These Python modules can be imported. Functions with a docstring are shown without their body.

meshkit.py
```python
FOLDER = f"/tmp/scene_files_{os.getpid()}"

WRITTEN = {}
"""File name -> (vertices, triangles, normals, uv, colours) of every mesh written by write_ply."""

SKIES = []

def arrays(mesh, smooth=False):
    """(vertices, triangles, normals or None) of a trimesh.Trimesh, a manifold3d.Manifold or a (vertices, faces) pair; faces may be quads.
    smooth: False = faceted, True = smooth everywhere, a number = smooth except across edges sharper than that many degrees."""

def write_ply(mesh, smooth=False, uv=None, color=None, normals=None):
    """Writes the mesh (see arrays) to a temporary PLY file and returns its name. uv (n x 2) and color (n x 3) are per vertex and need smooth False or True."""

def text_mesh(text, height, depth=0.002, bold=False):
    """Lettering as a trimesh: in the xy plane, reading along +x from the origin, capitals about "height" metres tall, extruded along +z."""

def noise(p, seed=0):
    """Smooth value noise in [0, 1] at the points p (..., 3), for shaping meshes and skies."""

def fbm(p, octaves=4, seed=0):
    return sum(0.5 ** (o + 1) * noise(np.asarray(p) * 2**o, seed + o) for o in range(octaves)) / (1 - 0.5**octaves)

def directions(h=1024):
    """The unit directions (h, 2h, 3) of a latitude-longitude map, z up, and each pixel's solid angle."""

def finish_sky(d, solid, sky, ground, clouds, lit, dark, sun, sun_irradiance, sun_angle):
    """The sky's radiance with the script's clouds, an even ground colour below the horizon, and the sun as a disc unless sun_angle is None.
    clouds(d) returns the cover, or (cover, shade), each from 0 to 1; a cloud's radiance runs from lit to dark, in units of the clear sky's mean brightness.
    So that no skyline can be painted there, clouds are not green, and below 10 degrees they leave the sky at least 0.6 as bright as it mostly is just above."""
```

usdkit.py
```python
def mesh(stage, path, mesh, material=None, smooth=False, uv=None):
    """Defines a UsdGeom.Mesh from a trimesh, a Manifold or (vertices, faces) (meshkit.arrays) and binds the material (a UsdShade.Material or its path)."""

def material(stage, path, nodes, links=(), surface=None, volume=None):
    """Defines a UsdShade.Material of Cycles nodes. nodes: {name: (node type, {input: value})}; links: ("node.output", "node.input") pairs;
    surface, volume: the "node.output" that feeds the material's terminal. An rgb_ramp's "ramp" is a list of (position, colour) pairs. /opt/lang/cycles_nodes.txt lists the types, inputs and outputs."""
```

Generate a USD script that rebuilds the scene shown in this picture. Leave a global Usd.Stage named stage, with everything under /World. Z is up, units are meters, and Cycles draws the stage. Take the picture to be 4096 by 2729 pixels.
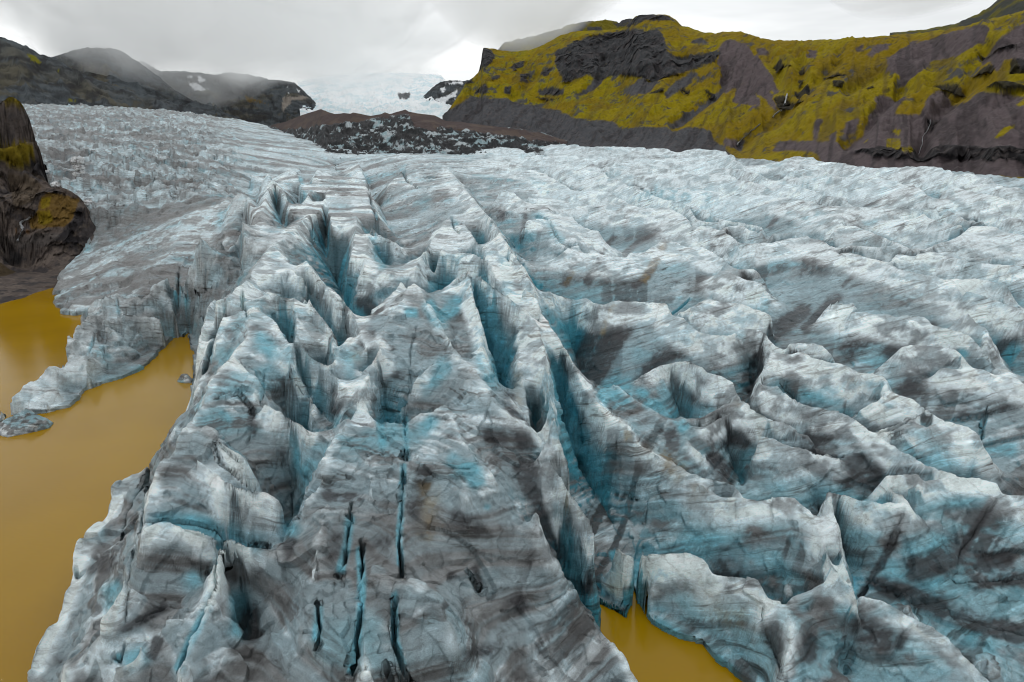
import math
import numpy as np
from scipy import ndimage
from scipy.interpolate import PchipInterpolator
from scipy.spatial import cKDTree
from PIL import Image, ImageDraw
import meshkit, usdkit
from pxr import Usd, UsdGeom, UsdLux, UsdShade, Gf, Sdf, Vt

stage = Usd.Stage.CreateInMemory()
world = UsdGeom.Xform.Define(stage, "/World")
UsdGeom.Scope.Define(stage, "/World/Looks")

# ---------------------------------------------------------------- camera, sky, sun
CAM_H, PITCH, FPX = 60.0, math.radians(16.14), 4096 * 24 / 36
SP, CP = math.sin(PITCH), math.cos(PITCH)
cam = UsdGeom.Camera.Define(stage, "/World/camera")
cam.CreateHorizontalApertureAttr(36.0)
cam.CreateFocalLengthAttr(24.0)
cam.CreateClippingRangeAttr((1.0, 40000.0))
cam.CreateExposureAttr(2.52)
cam.AddTranslateOp().Set((0, 0, CAM_H))
cam.AddRotateXOp().Set(90 - math.degrees(PITCH))

SUN_AZ, SUN_EL = math.radians(-52), math.radians(46)          # azimuth from +y towards +x
sun = UsdLux.DistantLight.Define(stage, "/World/sun")
sun.CreateIntensityAttr(0.4)
sun.CreateAngleAttr(11.0)
sun.CreateNormalizeAttr(True)
sun.CreateColorAttr((1.0, 0.97, 0.93))
sun.AddRotateXYZOp().Set((math.degrees(math.pi / 2 - SUN_EL), 0, math.degrees(math.pi - SUN_AZ)))

SKY_STRENGTH = 0.05
sky_mat = usdkit.material(stage, "/World/Looks/overcast_sky", {
    "sky": ("sky_texture", {"sky_type": "single_scattering", "sun_disc": False, "sun_elevation": SUN_EL, "sun_rotation": SUN_AZ}),
    "co": ("texture_coordinate", {}),
    "map": ("mapping", {"location": (1.3, .4, .2), "scale": (1.6, 1.6, 9.0), "rotation": (0.0, 0.10, 0.0)}),
    "n1": ("noise_texture", {"scale": 1.3, "detail": 5, "roughness": 0.5, "distortion": 0.3}),
    "ramp": ("rgb_ramp", {"ramp": [(0.30, (2.35, 2.4, 2.43)), (0.43, (2.95, 3.0, 3.0)), (0.55, (3.55, 3.58, 3.56)), (0.70, (4.5, 4.5, 4.46))]}),
    "mix": ("mix_color", {"fac": 0.96, "use_clamp": False}),
    "bg": ("background_shader", {"strength": SKY_STRENGTH}),
}, [("co.generated", "map.vector"), ("map.vector", "n1.vector"), ("n1.fac", "ramp.fac"), ("sky.color", "mix.a"), ("ramp.color", "mix.b"), ("mix.result", "bg.color")], surface="bg.background")
dome = UsdLux.DomeLight.Define(stage, "/World/sky")
UsdShade.MaterialBindingAPI.Apply(dome.GetPrim()).Bind(sky_mat)

# ---------------------------------------------------------------- helpers
taken = {}


def path_of(name, parent=None):
    base = (parent.GetPath() if parent else Sdf.Path("/World"))
    n = taken.get((str(base), name), 0)
    taken[(str(base), name)] = n + 1
    return f"{base}/{name}" if n == 0 else f"{base}/{name}_{n:03d}"


def tag(prim, label=None, category=None, group=None, kind=None):
    for k, v in (("label", label), ("category", category), ("group", group), ("kind", kind)):
        if v:
            prim.SetCustomDataByKey(k, v)
    return prim


def group_prim(name):
    return UsdGeom.Xform.Define(stage, path_of(name)).GetPrim()


def add_mesh(name, v, f, mat, parent=None, normals=None, attrs=None):
    """ONE Mesh prim; f may hold triangles or quads. attrs: {primvar: per-vertex colour}."""
    v, f = np.asarray(v, np.float32), np.asarray(f, np.int32)
    m = UsdGeom.Mesh.Define(stage, path_of(name, parent))
    m.CreatePointsAttr(Vt.Vec3fArray.FromNumpy(np.ascontiguousarray(v)))
    m.CreateFaceVertexCountsAttr(Vt.IntArray.FromNumpy(np.full(len(f), f.shape[1], np.int32)))
    m.CreateFaceVertexIndicesAttr(Vt.IntArray.FromNumpy(np.ascontiguousarray(f.ravel())))
    m.CreateSubdivisionSchemeAttr("none")
    if normals is not None:
        m.CreateNormalsAttr(Vt.Vec3fArray.FromNumpy(np.ascontiguousarray(normals, dtype=np.float32)))
        m.SetNormalsInterpolation("vertex")
    for k, a in (attrs or {}).items():
        UsdGeom.PrimvarsAPI(m).CreatePrimvar(k, Sdf.ValueTypeNames.Color3fArray, "vertex").Set(Vt.Vec3fArray.FromNumpy(np.ascontiguousarray(a, dtype=np.float32)))
    UsdShade.MaterialBindingAPI.Apply(m.GetPrim()).Bind(mat)
    return m.GetPrim()


def sub_mesh(f, pick):
    f = f[pick]
    used, inv = np.unique(f, return_inverse=True)
    return used, inv.reshape(f.shape)


_rng = np.random.default_rng(7)
_TAB = _rng.random((64, 64, 64), dtype=np.float32)
_TAB1 = _rng.random(4096).astype(np.float32)


def noise3(x, y, z):
    out = None
    ix, iy, iz = (np.floor(c).astype(np.int32) for c in (x, y, z))
    fx, fy, fz = x - ix, y - iy, z - iz
    fx, fy, fz = (t * t * t * (t * (t * 6 - 15) + 10) for t in (fx, fy, fz))
    x0, y0, z0, x1, y1, z1 = ix & 63, iy & 63, iz & 63, (ix + 1) & 63, (iy + 1) & 63, (iz + 1) & 63
    a = _TAB[x0, y0, z0] * (1 - fx) + _TAB[x1, y0, z0] * fx
    b = _TAB[x0, y1, z0] * (1 - fx) + _TAB[x1, y1, z0] * fx
    c = _TAB[x0, y0, z1] * (1 - fx) + _TAB[x1, y0, z1] * fx
    d = _TAB[x0, y1, z1] * (1 - fx) + _TAB[x1, y1, z1] * fx
    a = a * (1 - fy) + b * fy
    c = c * (1 - fy) + d * fy
    return a * (1 - fz) + c * fz


def fbm3(x, y, z, octaves=4, gain=.5):
    out, amp, tot = 0, 1.0, 0
    for o in range(octaves):
        k = 2.03 ** o
        out = out + amp * noise3(x * k + 11.3 * o, y * k + 5.1 * o, z * k + 3.7 * o)
        tot += amp
        amp *= gain
    return out / tot


def ridged3(x, y, z, octaves=3, gain=.5):
    out, amp, tot = 0, 1.0, 0
    for o in range(octaves):
        k = 2.07 ** o
        n = 1 - np.abs(2 * noise3(x * k + 7.7 * o, y * k + 2.9 * o, z * k + 9.1 * o) - 1)
        out = out + amp * n * n
        tot += amp
        amp *= gain
    return out / tot


def noise1(s):
    i = np.floor(s).astype(np.int64)
    t = s - i
    t = t * t * (3 - 2 * t)
    return _TAB1[i & 4095] * (1 - t) + _TAB1[(i + 1) & 4095] * t


def facets(x, y, z, size, seed, tilt, squash=1.0, pick=None):
    """Broken, plane-faced relief: every cell of a random division of space has a tilt of its own."""
    out = np.zeros(x.shape, np.float32)
    pick = np.ones(x.shape, bool) if pick is None else pick
    q = np.stack([x[pick], y[pick], z[pick] * squash], -1) / size
    lo_, hi_ = q.min(0) - 1, q.max(0) + 1
    g = np.random.default_rng(seed)
    n = int(np.prod(hi_ - lo_))
    s_ = g.random((min(n, 900000), 3)) * (hi_ - lo_) + lo_
    d, i = cKDTree(s_).query(q, workers=-1)
    grad = (g.random((len(s_), 3)) - .5) * 2 * tilt
    off = (g.random(len(s_)) - .5) * tilt
    out[pick] = (((q - s_[i]) * grad[i]).sum(1) + off[i]) * size
    return out


def smooth(a, b, x):
    t = np.clip((x - a) / (b - a), 0, 1)
    return t * t * (3 - 2 * t)


def mixc(a, b, t):
    return a * (1 - t[..., None]) + np.asarray(b, np.float32) * t[..., None]


def ray(u, v):
    """Azimuth (from +y towards +x) and climb per metre of the sight line through a point of the survey sheet."""
    dx, dy = (np.asarray(u, float) - 2048) / FPX, (np.asarray(v, float) - 1364.5) / FPX
    hy = CP - dy * SP
    return np.arctan2(dx, hy), (-SP - dy * CP) / np.hypot(dx, hy)


def project(x, y, z):
    zz = z - CAM_H
    fw, up = y * CP - zz * SP, y * SP + zz * CP
    fw = np.maximum(fw, 1e-3)
    return 2048 + FPX * x / fw, 1364.5 - FPX * up / fw


def at_height(u, v, z):
    th, m = ray(u, v)
    r = (np.asarray(z, float) - CAM_H) / m
    return np.stack([r * np.sin(th), r * np.cos(th), np.broadcast_to(z, np.shape(r))], -1)


def at_range(u, v, r):
    th, m = ray(u, v)
    return np.stack([r * np.sin(th), r * np.cos(th), CAM_H + m * r], -1)


def pts(text):
    return [tuple(map(float, q.split(","))) for q in text.split()]


def on_sheet(sheet, p):
    x0, y0, s = SHEET[sheet]
    p = np.asarray(p, float)
    return x0 + p[:, 0] * s, y0 + p[:, 1] * s


def inside(poly, x, y):
    x, y = np.asarray(x), np.asarray(y)
    res = np.zeros(x.shape, bool)
    n = len(poly)
    for i in range(n):
        (xa, ya), (xb, yb) = poly[i], poly[(i + 1) % n]
        if ya == yb:
            continue
        c = ((ya > y) != (yb > y))
        res ^= c & (x < (xb - xa) * (y - ya) / (yb - ya) + xa)
    return res


def stroke_mask(text, size=(1024, 682), blur=.8, soft=.18):
    """Coverage map of the marks in TEXT (sheet, half width, strength, points), at a quarter of the sheet."""
    out = np.zeros((size[1], size[0]), np.float32)
    for line in text.strip().splitlines():
        head, body = line.split("|")
        sheet, half, power = head.split()
        u, v = on_sheet(sheet, pts(body))
        im = Image.new("L", size)
        q_ = size[0] / 4096
        w = max(1, int(round(2 * float(half) * SHEET[sheet][2] * q_)))
        d = ImageDraw.Draw(im)
        p = [(a * q_, b * q_) for a, b in zip(u, v)]
        d.line(p, 255, width=w, joint="curve")
        x0, x1 = int(max(0, min(u) * q_ - 4 * w - 6)), int(min(size[0], max(u) * q_ + 4 * w + 6))
        y0, y1 = int(max(0, min(v) * q_ - 4 * w - 6)), int(min(size[1], max(v) * q_ + 4 * w + 6))
        if x1 <= x0 or y1 <= y0:
            continue
        a = ndimage.gaussian_filter(np.asarray(im, np.float32)[y0:y1, x0:x1] / 255, max(blur, w * soft))
        out[y0:y1, x0:x1] = np.maximum(out[y0:y1, x0:x1], a * float(power))
    return out


def area_mask(sheet, polys, size=(1024, 682), blur=1.2):
    im = Image.new("L", size)
    d = ImageDraw.Draw(im)
    for p in polys:
        u, v = on_sheet(sheet, pts(p))
        d.polygon([(a / 4, b / 4) for a, b in zip(u, v)], fill=255)
    return ndimage.gaussian_filter(np.asarray(im, np.float32) / 255, blur)


def look_up(mask, u, v):
    h, w = mask.shape
    return ndimage.map_coordinates(mask, [np.clip(v * w / 4096, 0, h - 1), np.clip(u * w / 4096, 0, w - 1)], order=1, mode="nearest")


def grid_faces(nr, nc):
    i, j = np.meshgrid(np.arange(nr - 1), np.arange(nc - 1), indexing="ij")
    a = (i * nc + j).ravel()
    return np.stack([a, a + 1, a + nc + 1, a + nc], 1)


def grid_normals(P):
    n = np.cross(np.gradient(P, axis=1), np.gradient(P, axis=0))
    n /= np.linalg.norm(n, axis=-1, keepdims=True) + 1e-9
    return n


def vertex_material(name, rough=0.6, bump=0.3, scale=2.0, spec=0.3, grain=0.25, stretch=(1, 1, 1), dark=(0.6, 0.6, 0.6)):
    """Surface whose own colour is the mesh's 'tint', broken up by fine grain and relief."""
    return usdkit.material(stage, f"/World/Looks/{name}", {
        "tint": ("attribute", {"attribute": "tint"}),
        "geo": ("geometry", {}),
        "map": ("mapping", {"location": (1.3, .4, .2), "scale": stretch}),
        "n": ("noise_texture", {"scale": scale, "detail": 8, "roughness": 0.65}),
        "r": ("rgb_ramp", {"ramp": [(0.32, dark), (0.5, (1, 1, 1)), (0.72, (1.25, 1.25, 1.25))]}),
        "mul": ("mix_color", {"blend_type": "multiply", "fac": grain, "use_clamp": False}),
        "b": ("bump", {"strength": bump, "distance": 0.5 / scale}),
        "p": ("principled_bsdf", {"roughness": rough, "specular_ior_level": spec}),
    }, [("geo.position", "map.vector"), ("map.vector", "n.vector"), ("n.fac", "r.fac"), ("tint.color", "mul.a"), ("r.color", "mul.b"),
        ("mul.result", "p.base_color"), ("n.fac", "b.height"), ("b.normal", "p.normal")], surface="p.BSDF")
# ---------------------------------------------------------------- traced ice lines
# window of the survey sheet: (left, top, scale); every line below is in its sheet's units
SHEET = dict(A=(0, 0, .5947), B=(1000, 200, .5947), L=(0, 900, 1.1667), E=(1200, 1000, .6378), F=(1200, 1800, .6372),
             G=(2400, 1800, .7205), P1=(0, 340, .5102), P2=(0, 1000, .5102), P3=(600, 600, .4464), P4=(1050, 380, .5098),
             Q1=(700, 1100, .5102), Q2=(50, 1750, .6243), Q3=(2000, 550, .4452), Q4=(3048, 550, .4452),
             Q5=(2100, 1150, .4464), Q6=(3000, 1150, .5102), M1=(1800, 0, .5098), M2=(2900, 0, .5081), D=(0, 0, 1.7408))

# kind: c crest (height above the general ice level), v crevasse floor, w wave crest with a trough behind, a absolute heights
ICE_LINES = """
P2 a 3,5,8,10,12,13,14,17,20,22|500,955 500,880 540,740 600,620 680,520 850,395 1000,300 1330,180 1420,60 1460,0
P3 a 22,25,29,33,36|278,964 400,790 500,650 600,490 690,380
P2 a 2,3.5,4.5,5,5,4|0,1270 110,1170 190,1080 330,1000 430,965 500,955
P2 a 2,3,3.5,3|240,1180 330,1140 400,1105 460,1120
P2 a 1.5,2,2|180,1230 320,1190 410,1240
P2 a 3,8,11,15,18|250,285 400,190 500,130 650,20 760,-60
P2 a 2,5,7,8|480,490 560,400 690,300 800,320
P2 a 1,3,4,6|112,385 220,310 330,285 460,290
P2 a 4,7,9,13|860,370 860,270 1000,250 1100,180
P2 a 4,7,9|560,330 640,250 760,200
P2 a 12,14,17|1200,360 1290,310 1330,200
P2 a 2,6,12,14|1380,660 1380,500 1400,200 1410,120
P2 a 12,9,5|1280,320 1340,430 1390,640
P2 a 10,7,4|1060,450 1130,520 1090,560
P2 a 10,8,6|1200,380 1170,500 1280,620
P2 a 11,7,4,2|840,570 800,640 820,720 850,820
P2 a 8,5,2.5|660,800 680,900 700,1060
P3 c -2|330,470 450,380 560,335 600,350
P3 v -18.9|910,240 905,380 940,480 970,570 930,650 900,700 880,850 860,1000 850,1150
P3 v -13.5|605,350 612,400 610,450
P3 v -12.2|660,520 640,600 615,700
P3 v -10.8|1660,170 1680,260 1710,330
P3 v -12.2|1880,190 1940,270 1960,380 1990,500 2016,560
P3 c 0|690,380 780,320 860,400 920,540 935,640
P3 c 1|640,480 700,560 830,690 860,800
P3 c 0|1040,230 1090,280 1120,320 1060,400 1010,550 950,680 900,850
P3 c 0|1120,320 1200,420 1280,560 1330,590
P3 c 0|1250,170 1320,260 1360,380
P3 c 1|1500,190 1470,300 1420,420 1390,540
P3 c 1|1540,200 1620,280 1700,345 1620,350 1560,480 1500,560 1400,620 1280,720 1200,790 1110,850
P3 c 0|1110,850 1060,920 960,1020 880,1150 800,1230 680,1330
P3 c 0|1110,850 1180,950 1300,1070
P3 c 1|1850,260 1760,320 1680,345
P3 c 1|1850,255 1920,330 1970,480 2016,590
P3 c 0|1560,400 1600,560 1620,700
P3 c 1|1790,420 1850,600 1830,800 1800,950
P3 c 1|1400,990 1480,1120 1600,1250 1750,1400 1900,1550
P3 c 0|1030,1080 1150,1110 1240,1070 1330,1130 1400,1150
B v -17.6|820,1200 840,1330 880,1450 930,1495
B c 1,1,2,4,6,7|930,740 1100,715 1250,780 1340,830 1400,920 1500,1020 1600,1110 1680,1220 1760,1350 1850,1480 1880,1564
B c 0|720,760 760,850 800,960 830,1060 865,1130
B v -12.2|750,830 800,930 840,1050 900,1160 960,1270 1020,1315
B c 1|800,1240 790,1300 770,1400 765,1480
B c 0|820,1195 870,1240 950,1290 1010,1335
B c 0|940,920 1000,880 1080,930 1160,920 1250,960
B c 0|1060,770 1150,860 1240,940
B c 1|1110,1480 1190,1330 1270,1220 1350,1120
B c 1|1440,1170 1520,1290 1620,1440
B c 0|1270,1370 1340,1330 1430,1420
B v -14.9|1700,1400 1710,1480 1730,1564
E c 5,3,2,2|715,200 640,320 580,420 520,520 490,640 440,760 390,880 350,960
E c 5,3,2,2|715,200 780,300 870,440 940,570 1000,680 1080,760 1150,860 1200,940 1280,1030 1400,1120 1480,1200 1560,1350
E c 1|940,650 850,720 720,830
E c 2|940,650 1010,740 1070,870 1180,960
E c 1.5|910,975 800,1020 700,1070 690,1150
E c 2|910,975 1000,1150 1060,1240 1200,1400
E c 5,4,3,0|1050,120 1080,260 1110,370 1140,500 1140,640 1170,800 1200,930
E c 1|1050,120 960,220 880,320 830,400
E c 0|1000,340 960,460 980,640 1060,760
E v -21.6|1100,190 1115,330 1140,480 1155,580 1160,700 1190,860 1230,960
E c 5,6,8,9|1110,150 1250,260 1400,380 1480,470 1530,620 1550,850 1590,1050
E a 25,22,19,17|1590,1050 1640,1250 1700,1400 1760,1568
E c 1|1250,260 1350,420 1370,560 1365,720 1410,900 1440,1080
E c 1|1260,60 1290,260 1310,300
E v -13.5|1275,60 1300,180 1310,300
E c 2|1280,50 1330,150 1390,280 1400,370
E v -10.8|1340,130 1370,250 1390,360
E c 0|400,640 320,560 260,640 170,760
E c -2|60,320 110,520 200,600 320,760 420,800
E c 1|870,25 1000,20 1080,30 1150,60 1200,130 1230,200
E c 0|560,150 620,120 700,90 740,85
E c 0|560,150 480,110 430,30
E v -12.2|460,20 490,90 540,150
E c 0|450,380 560,300 640,200
E v -20.2|300,800 310,700 370,650
E c 1|370,960 300,1080 220,1180 170,1260 140,1400 110,1480 30,1568
E c 1|370,960 430,1010 480,1130 520,1290
E v -12.2|470,1010 500,1120 520,1220 535,1310
E c 1|590,1080 560,1200 555,1330
E c 1|480,1290 560,1350 640,1450
E c 1|480,1290 450,1400 420,1500
E c 2|770,1255 720,1340 670,1420 650,1500
E c 2|770,1255 880,1320 980,1400 1030,1480 1040,1560
E c 1|1010,1390 1080,1400 1130,1480 1150,1560
E c 1|1320,930 1350,1000 1390,1080
Q1 c 0|740,140 660,210 600,280 590,330 570,470 500,560 450,640 390,720 330,800 250,920 220,1010 160,1080 80,1200 20,1290
Q1 c 0|740,140 850,170 920,190 1000,230 1060,250
Q1 c -1|620,40 590,60 480,110 400,180 320,180
Q1 c -4|480,210 420,300 370,380 330,480 330,560
Q1 c -8|310,190 270,300 230,430 180,560
Q1 c -9|320,540 240,660 210,800 150,950
Q1 v -13.5|400,230 390,290 350,420
Q1 c 0|640,290 760,340 840,450 890,550 900,690
Q1 c 0|930,190 950,340 950,470
Q1 c 0|950,480 910,620 905,720
Q1 c 0|950,480 1060,640 1200,720 1250,800 1330,900 1390,960
Q1 c 1|1040,210 1100,280 1180,370 1230,430 1240,600
Q1 c 1|1100,20 1180,80 1280,150 1380,280 1450,440 1500,600
Q1 c 1|450,640 540,730 640,830
Q1 c 0|340,790 480,800 560,860 640,960
Q1 c 0|700,1010 850,1090 1000,1180 1050,1240
Q1 v -14.9|940,1330 970,1450 980,1568
Q1 c 0|250,1200 340,1300 500,1400 560,1450
Q1 v -10.8|1060,1000 1070,1120
Q2 c -2|830,620 940,560 1080,575 1200,600 1300,650
Q2 c -1|1340,680 1380,650 1500,690 1650,720 1740,780
Q2 c -1|1340,680 1300,900 1260,1060
Q2 v -12.2|840,510 770,650 680,740 640,840 590,960 540,1080 490,1230 420,1340 330,1500
Q2 c -3|970,150 900,300 870,470 845,600
Q2 v -16.2|1510,940 1480,1100 1440,1300 1500,1430
Q2 c -1|1180,150 1280,230 1400,300 1550,340 1650,370 1720,440
Q2 c -2|560,1180 640,1080 720,900
Q2 c -2|980,1180 1060,1150 1150,1180
Q2 c -1|1280,1020 1220,1200 1140,1350 1090,1500
Q2 c -2|820,1330 780,1430 660,1470
F c 1|480,50 440,240 460,300
F c 1|170,330 150,420 100,620 80,800
F c 1|460,725 410,1000 400,1200 420,1400
F c 1|460,725 540,800 590,880
F c 0|230,830 160,870 150,1000 90,1250
F c 0|230,830 320,890 360,1000
F c 0|120,900 50,1020 10,1150
F c 1|650,810 640,950 630,1100 660,1280
F c 1|650,810 760,830 870,960 960,1220
F c 1|720,200 690,360 640,500 630,650
F a 20,18,15,11,9|1480,400 1510,600 1600,750 1660,830 1700,890
F a 8,8,8,8,8,8|1700,890 1760,1000 1880,1130 2030,1300 2110,1458 2180,1568
F v -13.5|1440,100 1480,300 1560,500 1640,700
F a 17,15.5,14|1761,314 1900,480 1990,612
F a 21,20,18,17,15,14|1540,0 1620,150 1700,280 1800,420 1900,540 1985,610
F c -8|1550,250 1650,420 1700,600 1720,740
F a 14,12,10,7,4,1|1990,615 2010,680 2040,780 2060,880 2075,980 2075,1050
F a 12,8,5,2|1820,500 1850,700 1920,870 2050,1040
F v -13.5|1590,300 1680,500 1690,740
Q5 c 7,6,4,2,1,1|0,20 90,100 150,240 240,380 330,530 440,720 520,900 600,1000 700,1130 750,1190 860,1210 920,1260 950,1300 1000,1390 1070,1450 1180,1500 1280,1560
Q5 c 0|640,1040 760,1060 860,1110 960,1160 1080,1210 1250,1200
Q5 c 0|1390,1240 1430,1330 1500,1420 1580,1500
Q5 c 0|800,870 860,920 950,985 1050,1040 1120,1090 1200,1130 1280,1170 1370,1210
Q5 v -18.9|1000,930 1100,1030 1200,1080 1290,1130 1380,1170 1440,1270 1480,1380 1560,1480 1700,1540
Q5 v -17.6|560,940 640,1000 740,940
Q5 w 1|120,100 240,75 340,80 460,100 540,95 620,140 700,155 800,110 880,115 960,125 1100,130 1250,140 1300,230 1400,270 1500,350 1600,410 1740,420 1830,430 1960,370 2080,375 2140,400 2165,460
Q5 c 0|2165,460 2200,600 2160,700
Q5 v -10.8|2240,580 2110,760 2080,900 2000,1050
Q5 w 0|1480,660 1570,710 1650,770 1760,800 1850,850 1890,930 1940,1020 2000,1060
Q5 c -1|1050,800 1250,690 1480,660
Q5 c -1|1390,1160 1500,1180 1600,1160 1750,1090 1900,1060 2000,1070
Q5 c 0|1600,1290 1700,1200 1840,1130
Q5 w 0|1380,230 1500,180 1650,110 1800,130 1950,150 2060,200 2200,240
Q5 c -2|100,560 260,640 330,820 380,1050
Q3 w 0|430,350 500,410 570,455 650,480 750,490 830,480 930,490 1020,530 1110,590 1170,620
Q3 w 0|440,545 520,575 620,600 720,610 830,625 960,620 1060,605 1150,620 1280,640 1400,640 1510,645 1590,690 1650,700 1710,775
Q3 w 0|1210,455 1300,470 1450,475 1600,480 1750,470 1900,490 2050,535 2354,545
Q4 w 0|0,545 200,560 350,590 450,610 640,640 850,640 1120,650 1480,660 1570,660
Q3 w 0|440,280 610,325 740,320 900,350 1080,400 1170,450 1300,500 1420,540 1560,590 1700,630 1850,660 1900,715 2000,730 2150,755 2354,800
Q3 w 0|1140,290 1270,310 1420,320 1640,340 1800,370 1900,360 2020,355 2150,400 2354,430
Q3 w 0|950,300 1130,240 1280,215 1500,220 1650,205 1800,240 1950,290 2100,310 2354,370
Q3 w 0|290,185 470,185 640,180 740,230 900,290 960,320
Q3 w 0|0,110 140,110 270,160 330,200
Q3 w 0|340,90 560,70 700,100 900,110 1100,95 1300,110
Q3 w 0|1150,150 1400,130 1600,150 1900,130 2100,190 2150,260
Q3 w 0|0,205 120,250 250,310 330,318 420,345
Q3 w 0|1710,800 1800,795 1900,810 2000,850 2110,910 2160,950 2250,955 2354,950
Q4 w 0|0,950 180,930 350,900 480,915 560,940 620,985 670,1040
Q3 w 1|560,1040 640,985 690,985 740,1040 800,1045 860,1030 930,1060 1010,1070 1120,1075 1190,1035 1280,1030 1340,1000 1430,950 1460,900 1520,930 1600,955 1680,985 1800,990 1870,1005 1950,1070 2010,1095 2080,1160 2150,1175 2280,1180 2330,1220
Q3 w 0|1980,1200 2080,1230 2150,1255 2250,1300 2354,1320
Q3 c 0|240,745 310,735 440,755 480,850 505,900 560,960 610,990
Q3 w 0|0,500 120,520 220,590
Q3 w 0|260,540 330,560 430,540
Q3 c 0|430,560 440,680 520,780 640,860 700,980
Q3 w 0|880,845 700,780 620,700 540,690
Q3 v -12.2|60,930 100,980 180,1080 220,1150
Q3 w 0|1700,640 1760,720 1850,760 2000,760 2070,750
Q3 w 0|2000,820 2150,790 2250,830 2354,850
Q4 w 0|190,455 350,462 480,510 620,540 740,555
Q4 w 0|210,375 450,390 640,385 700,400 870,400 1060,395 1200,410 1350,440 1430,500 1500,560
Q4 w 0|140,220 330,190 500,220 800,235 1000,260 1200,275 1450,290 1620,310 1750,350 1900,350 2060,390
Q4 w 0|250,340 400,325 500,310 600,370
Q4 w 0|1690,475 1830,460 1980,440 2100,440 2170,470 2200,480 2280,460 2354,480
Q4 w 0|1680,490 1850,510 2000,540 2160,570 2354,575
Q4 w 0|1900,690 2050,680 2200,710 2354,745
Q4 w 0|760,790 900,820 1050,880 1190,930 1290,990 1340,1000
Q4 w 0|1340,1000 1500,990 1600,950 1720,920 1810,870 1900,800 1990,800 2160,850 2354,880
Q4 w 0|1440,690 1560,760 1680,790 1800,800
Q4 w 0|1650,660 1760,710 1850,760 1980,760
Q4 w 0|1400,1050 1550,1030 1700,1040 1800,1075 2000,1075 2200,1085 2354,1110
Q4 w 0|690,1060 770,1035 930,1080 1090,1120 1200,1170 1300,1195 1450,1230 1570,1260 1620,1275 1700,1320 1750,1348
Q4 w 0|1160,1140 1220,1060 1400,1070 1560,1070 1750,1090 1900,1130 2080,1140 2354,1160
Q4 w 0|620,970 750,985 820,975 1000,985 1090,985 1250,980
Q4 w 0|1620,1275 1900,1270 2060,1290 2200,1330
Q4 c 0|630,670 720,760 640,860
Q4 w 0|100,860 300,850 420,900
Q6 w 0|650,110 750,105 820,130
Q6 w 0|790,190 900,195 1080,210 1180,240 1230,265 1340,275 1450,305 1550,325 1660,360 1740,400 1790,460 1830,500
Q6 w 0|1190,220 1350,225 1420,290
Q6 w 0|1700,30 1740,40 1830,70 1960,110 2148,180
Q6 w 0|1700,190 1790,290 1850,340 1860,430
Q6 w 0|300,440 400,435 470,440 560,460 640,540
Q6 w 1|220,510 300,520 400,505 480,545 600,580 700,600 800,640 890,680 1000,680 1060,720 1075,770
Q6 c 0|220,510 130,620 90,680 60,830
Q6 w 0|1180,470 1400,450 1600,490 1650,520 1700,580 1750,620 1850,660 1900,690
Q6 w -1|1500,650 1700,655 1850,665 1950,700 2050,710 2148,760
Q6 w -1|1930,640 2050,650 2148,690
Q6 w 0|70,770 200,770 270,830 350,880 430,910 550,950 680,970 800,1020 860,1070 930,1130 1000,1185
Q6 w 0|860,960 1000,890 1100,830 1200,870 1290,900 1355,935
Q6 c 0|1020,1130 1150,1080 1300,990 1390,960 1450,1000 1520,1040
Q6 w 0|1010,1180 1150,1120 1300,1100 1450,1070 1550,1050 1650,1080 1740,1110 1800,1190
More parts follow.
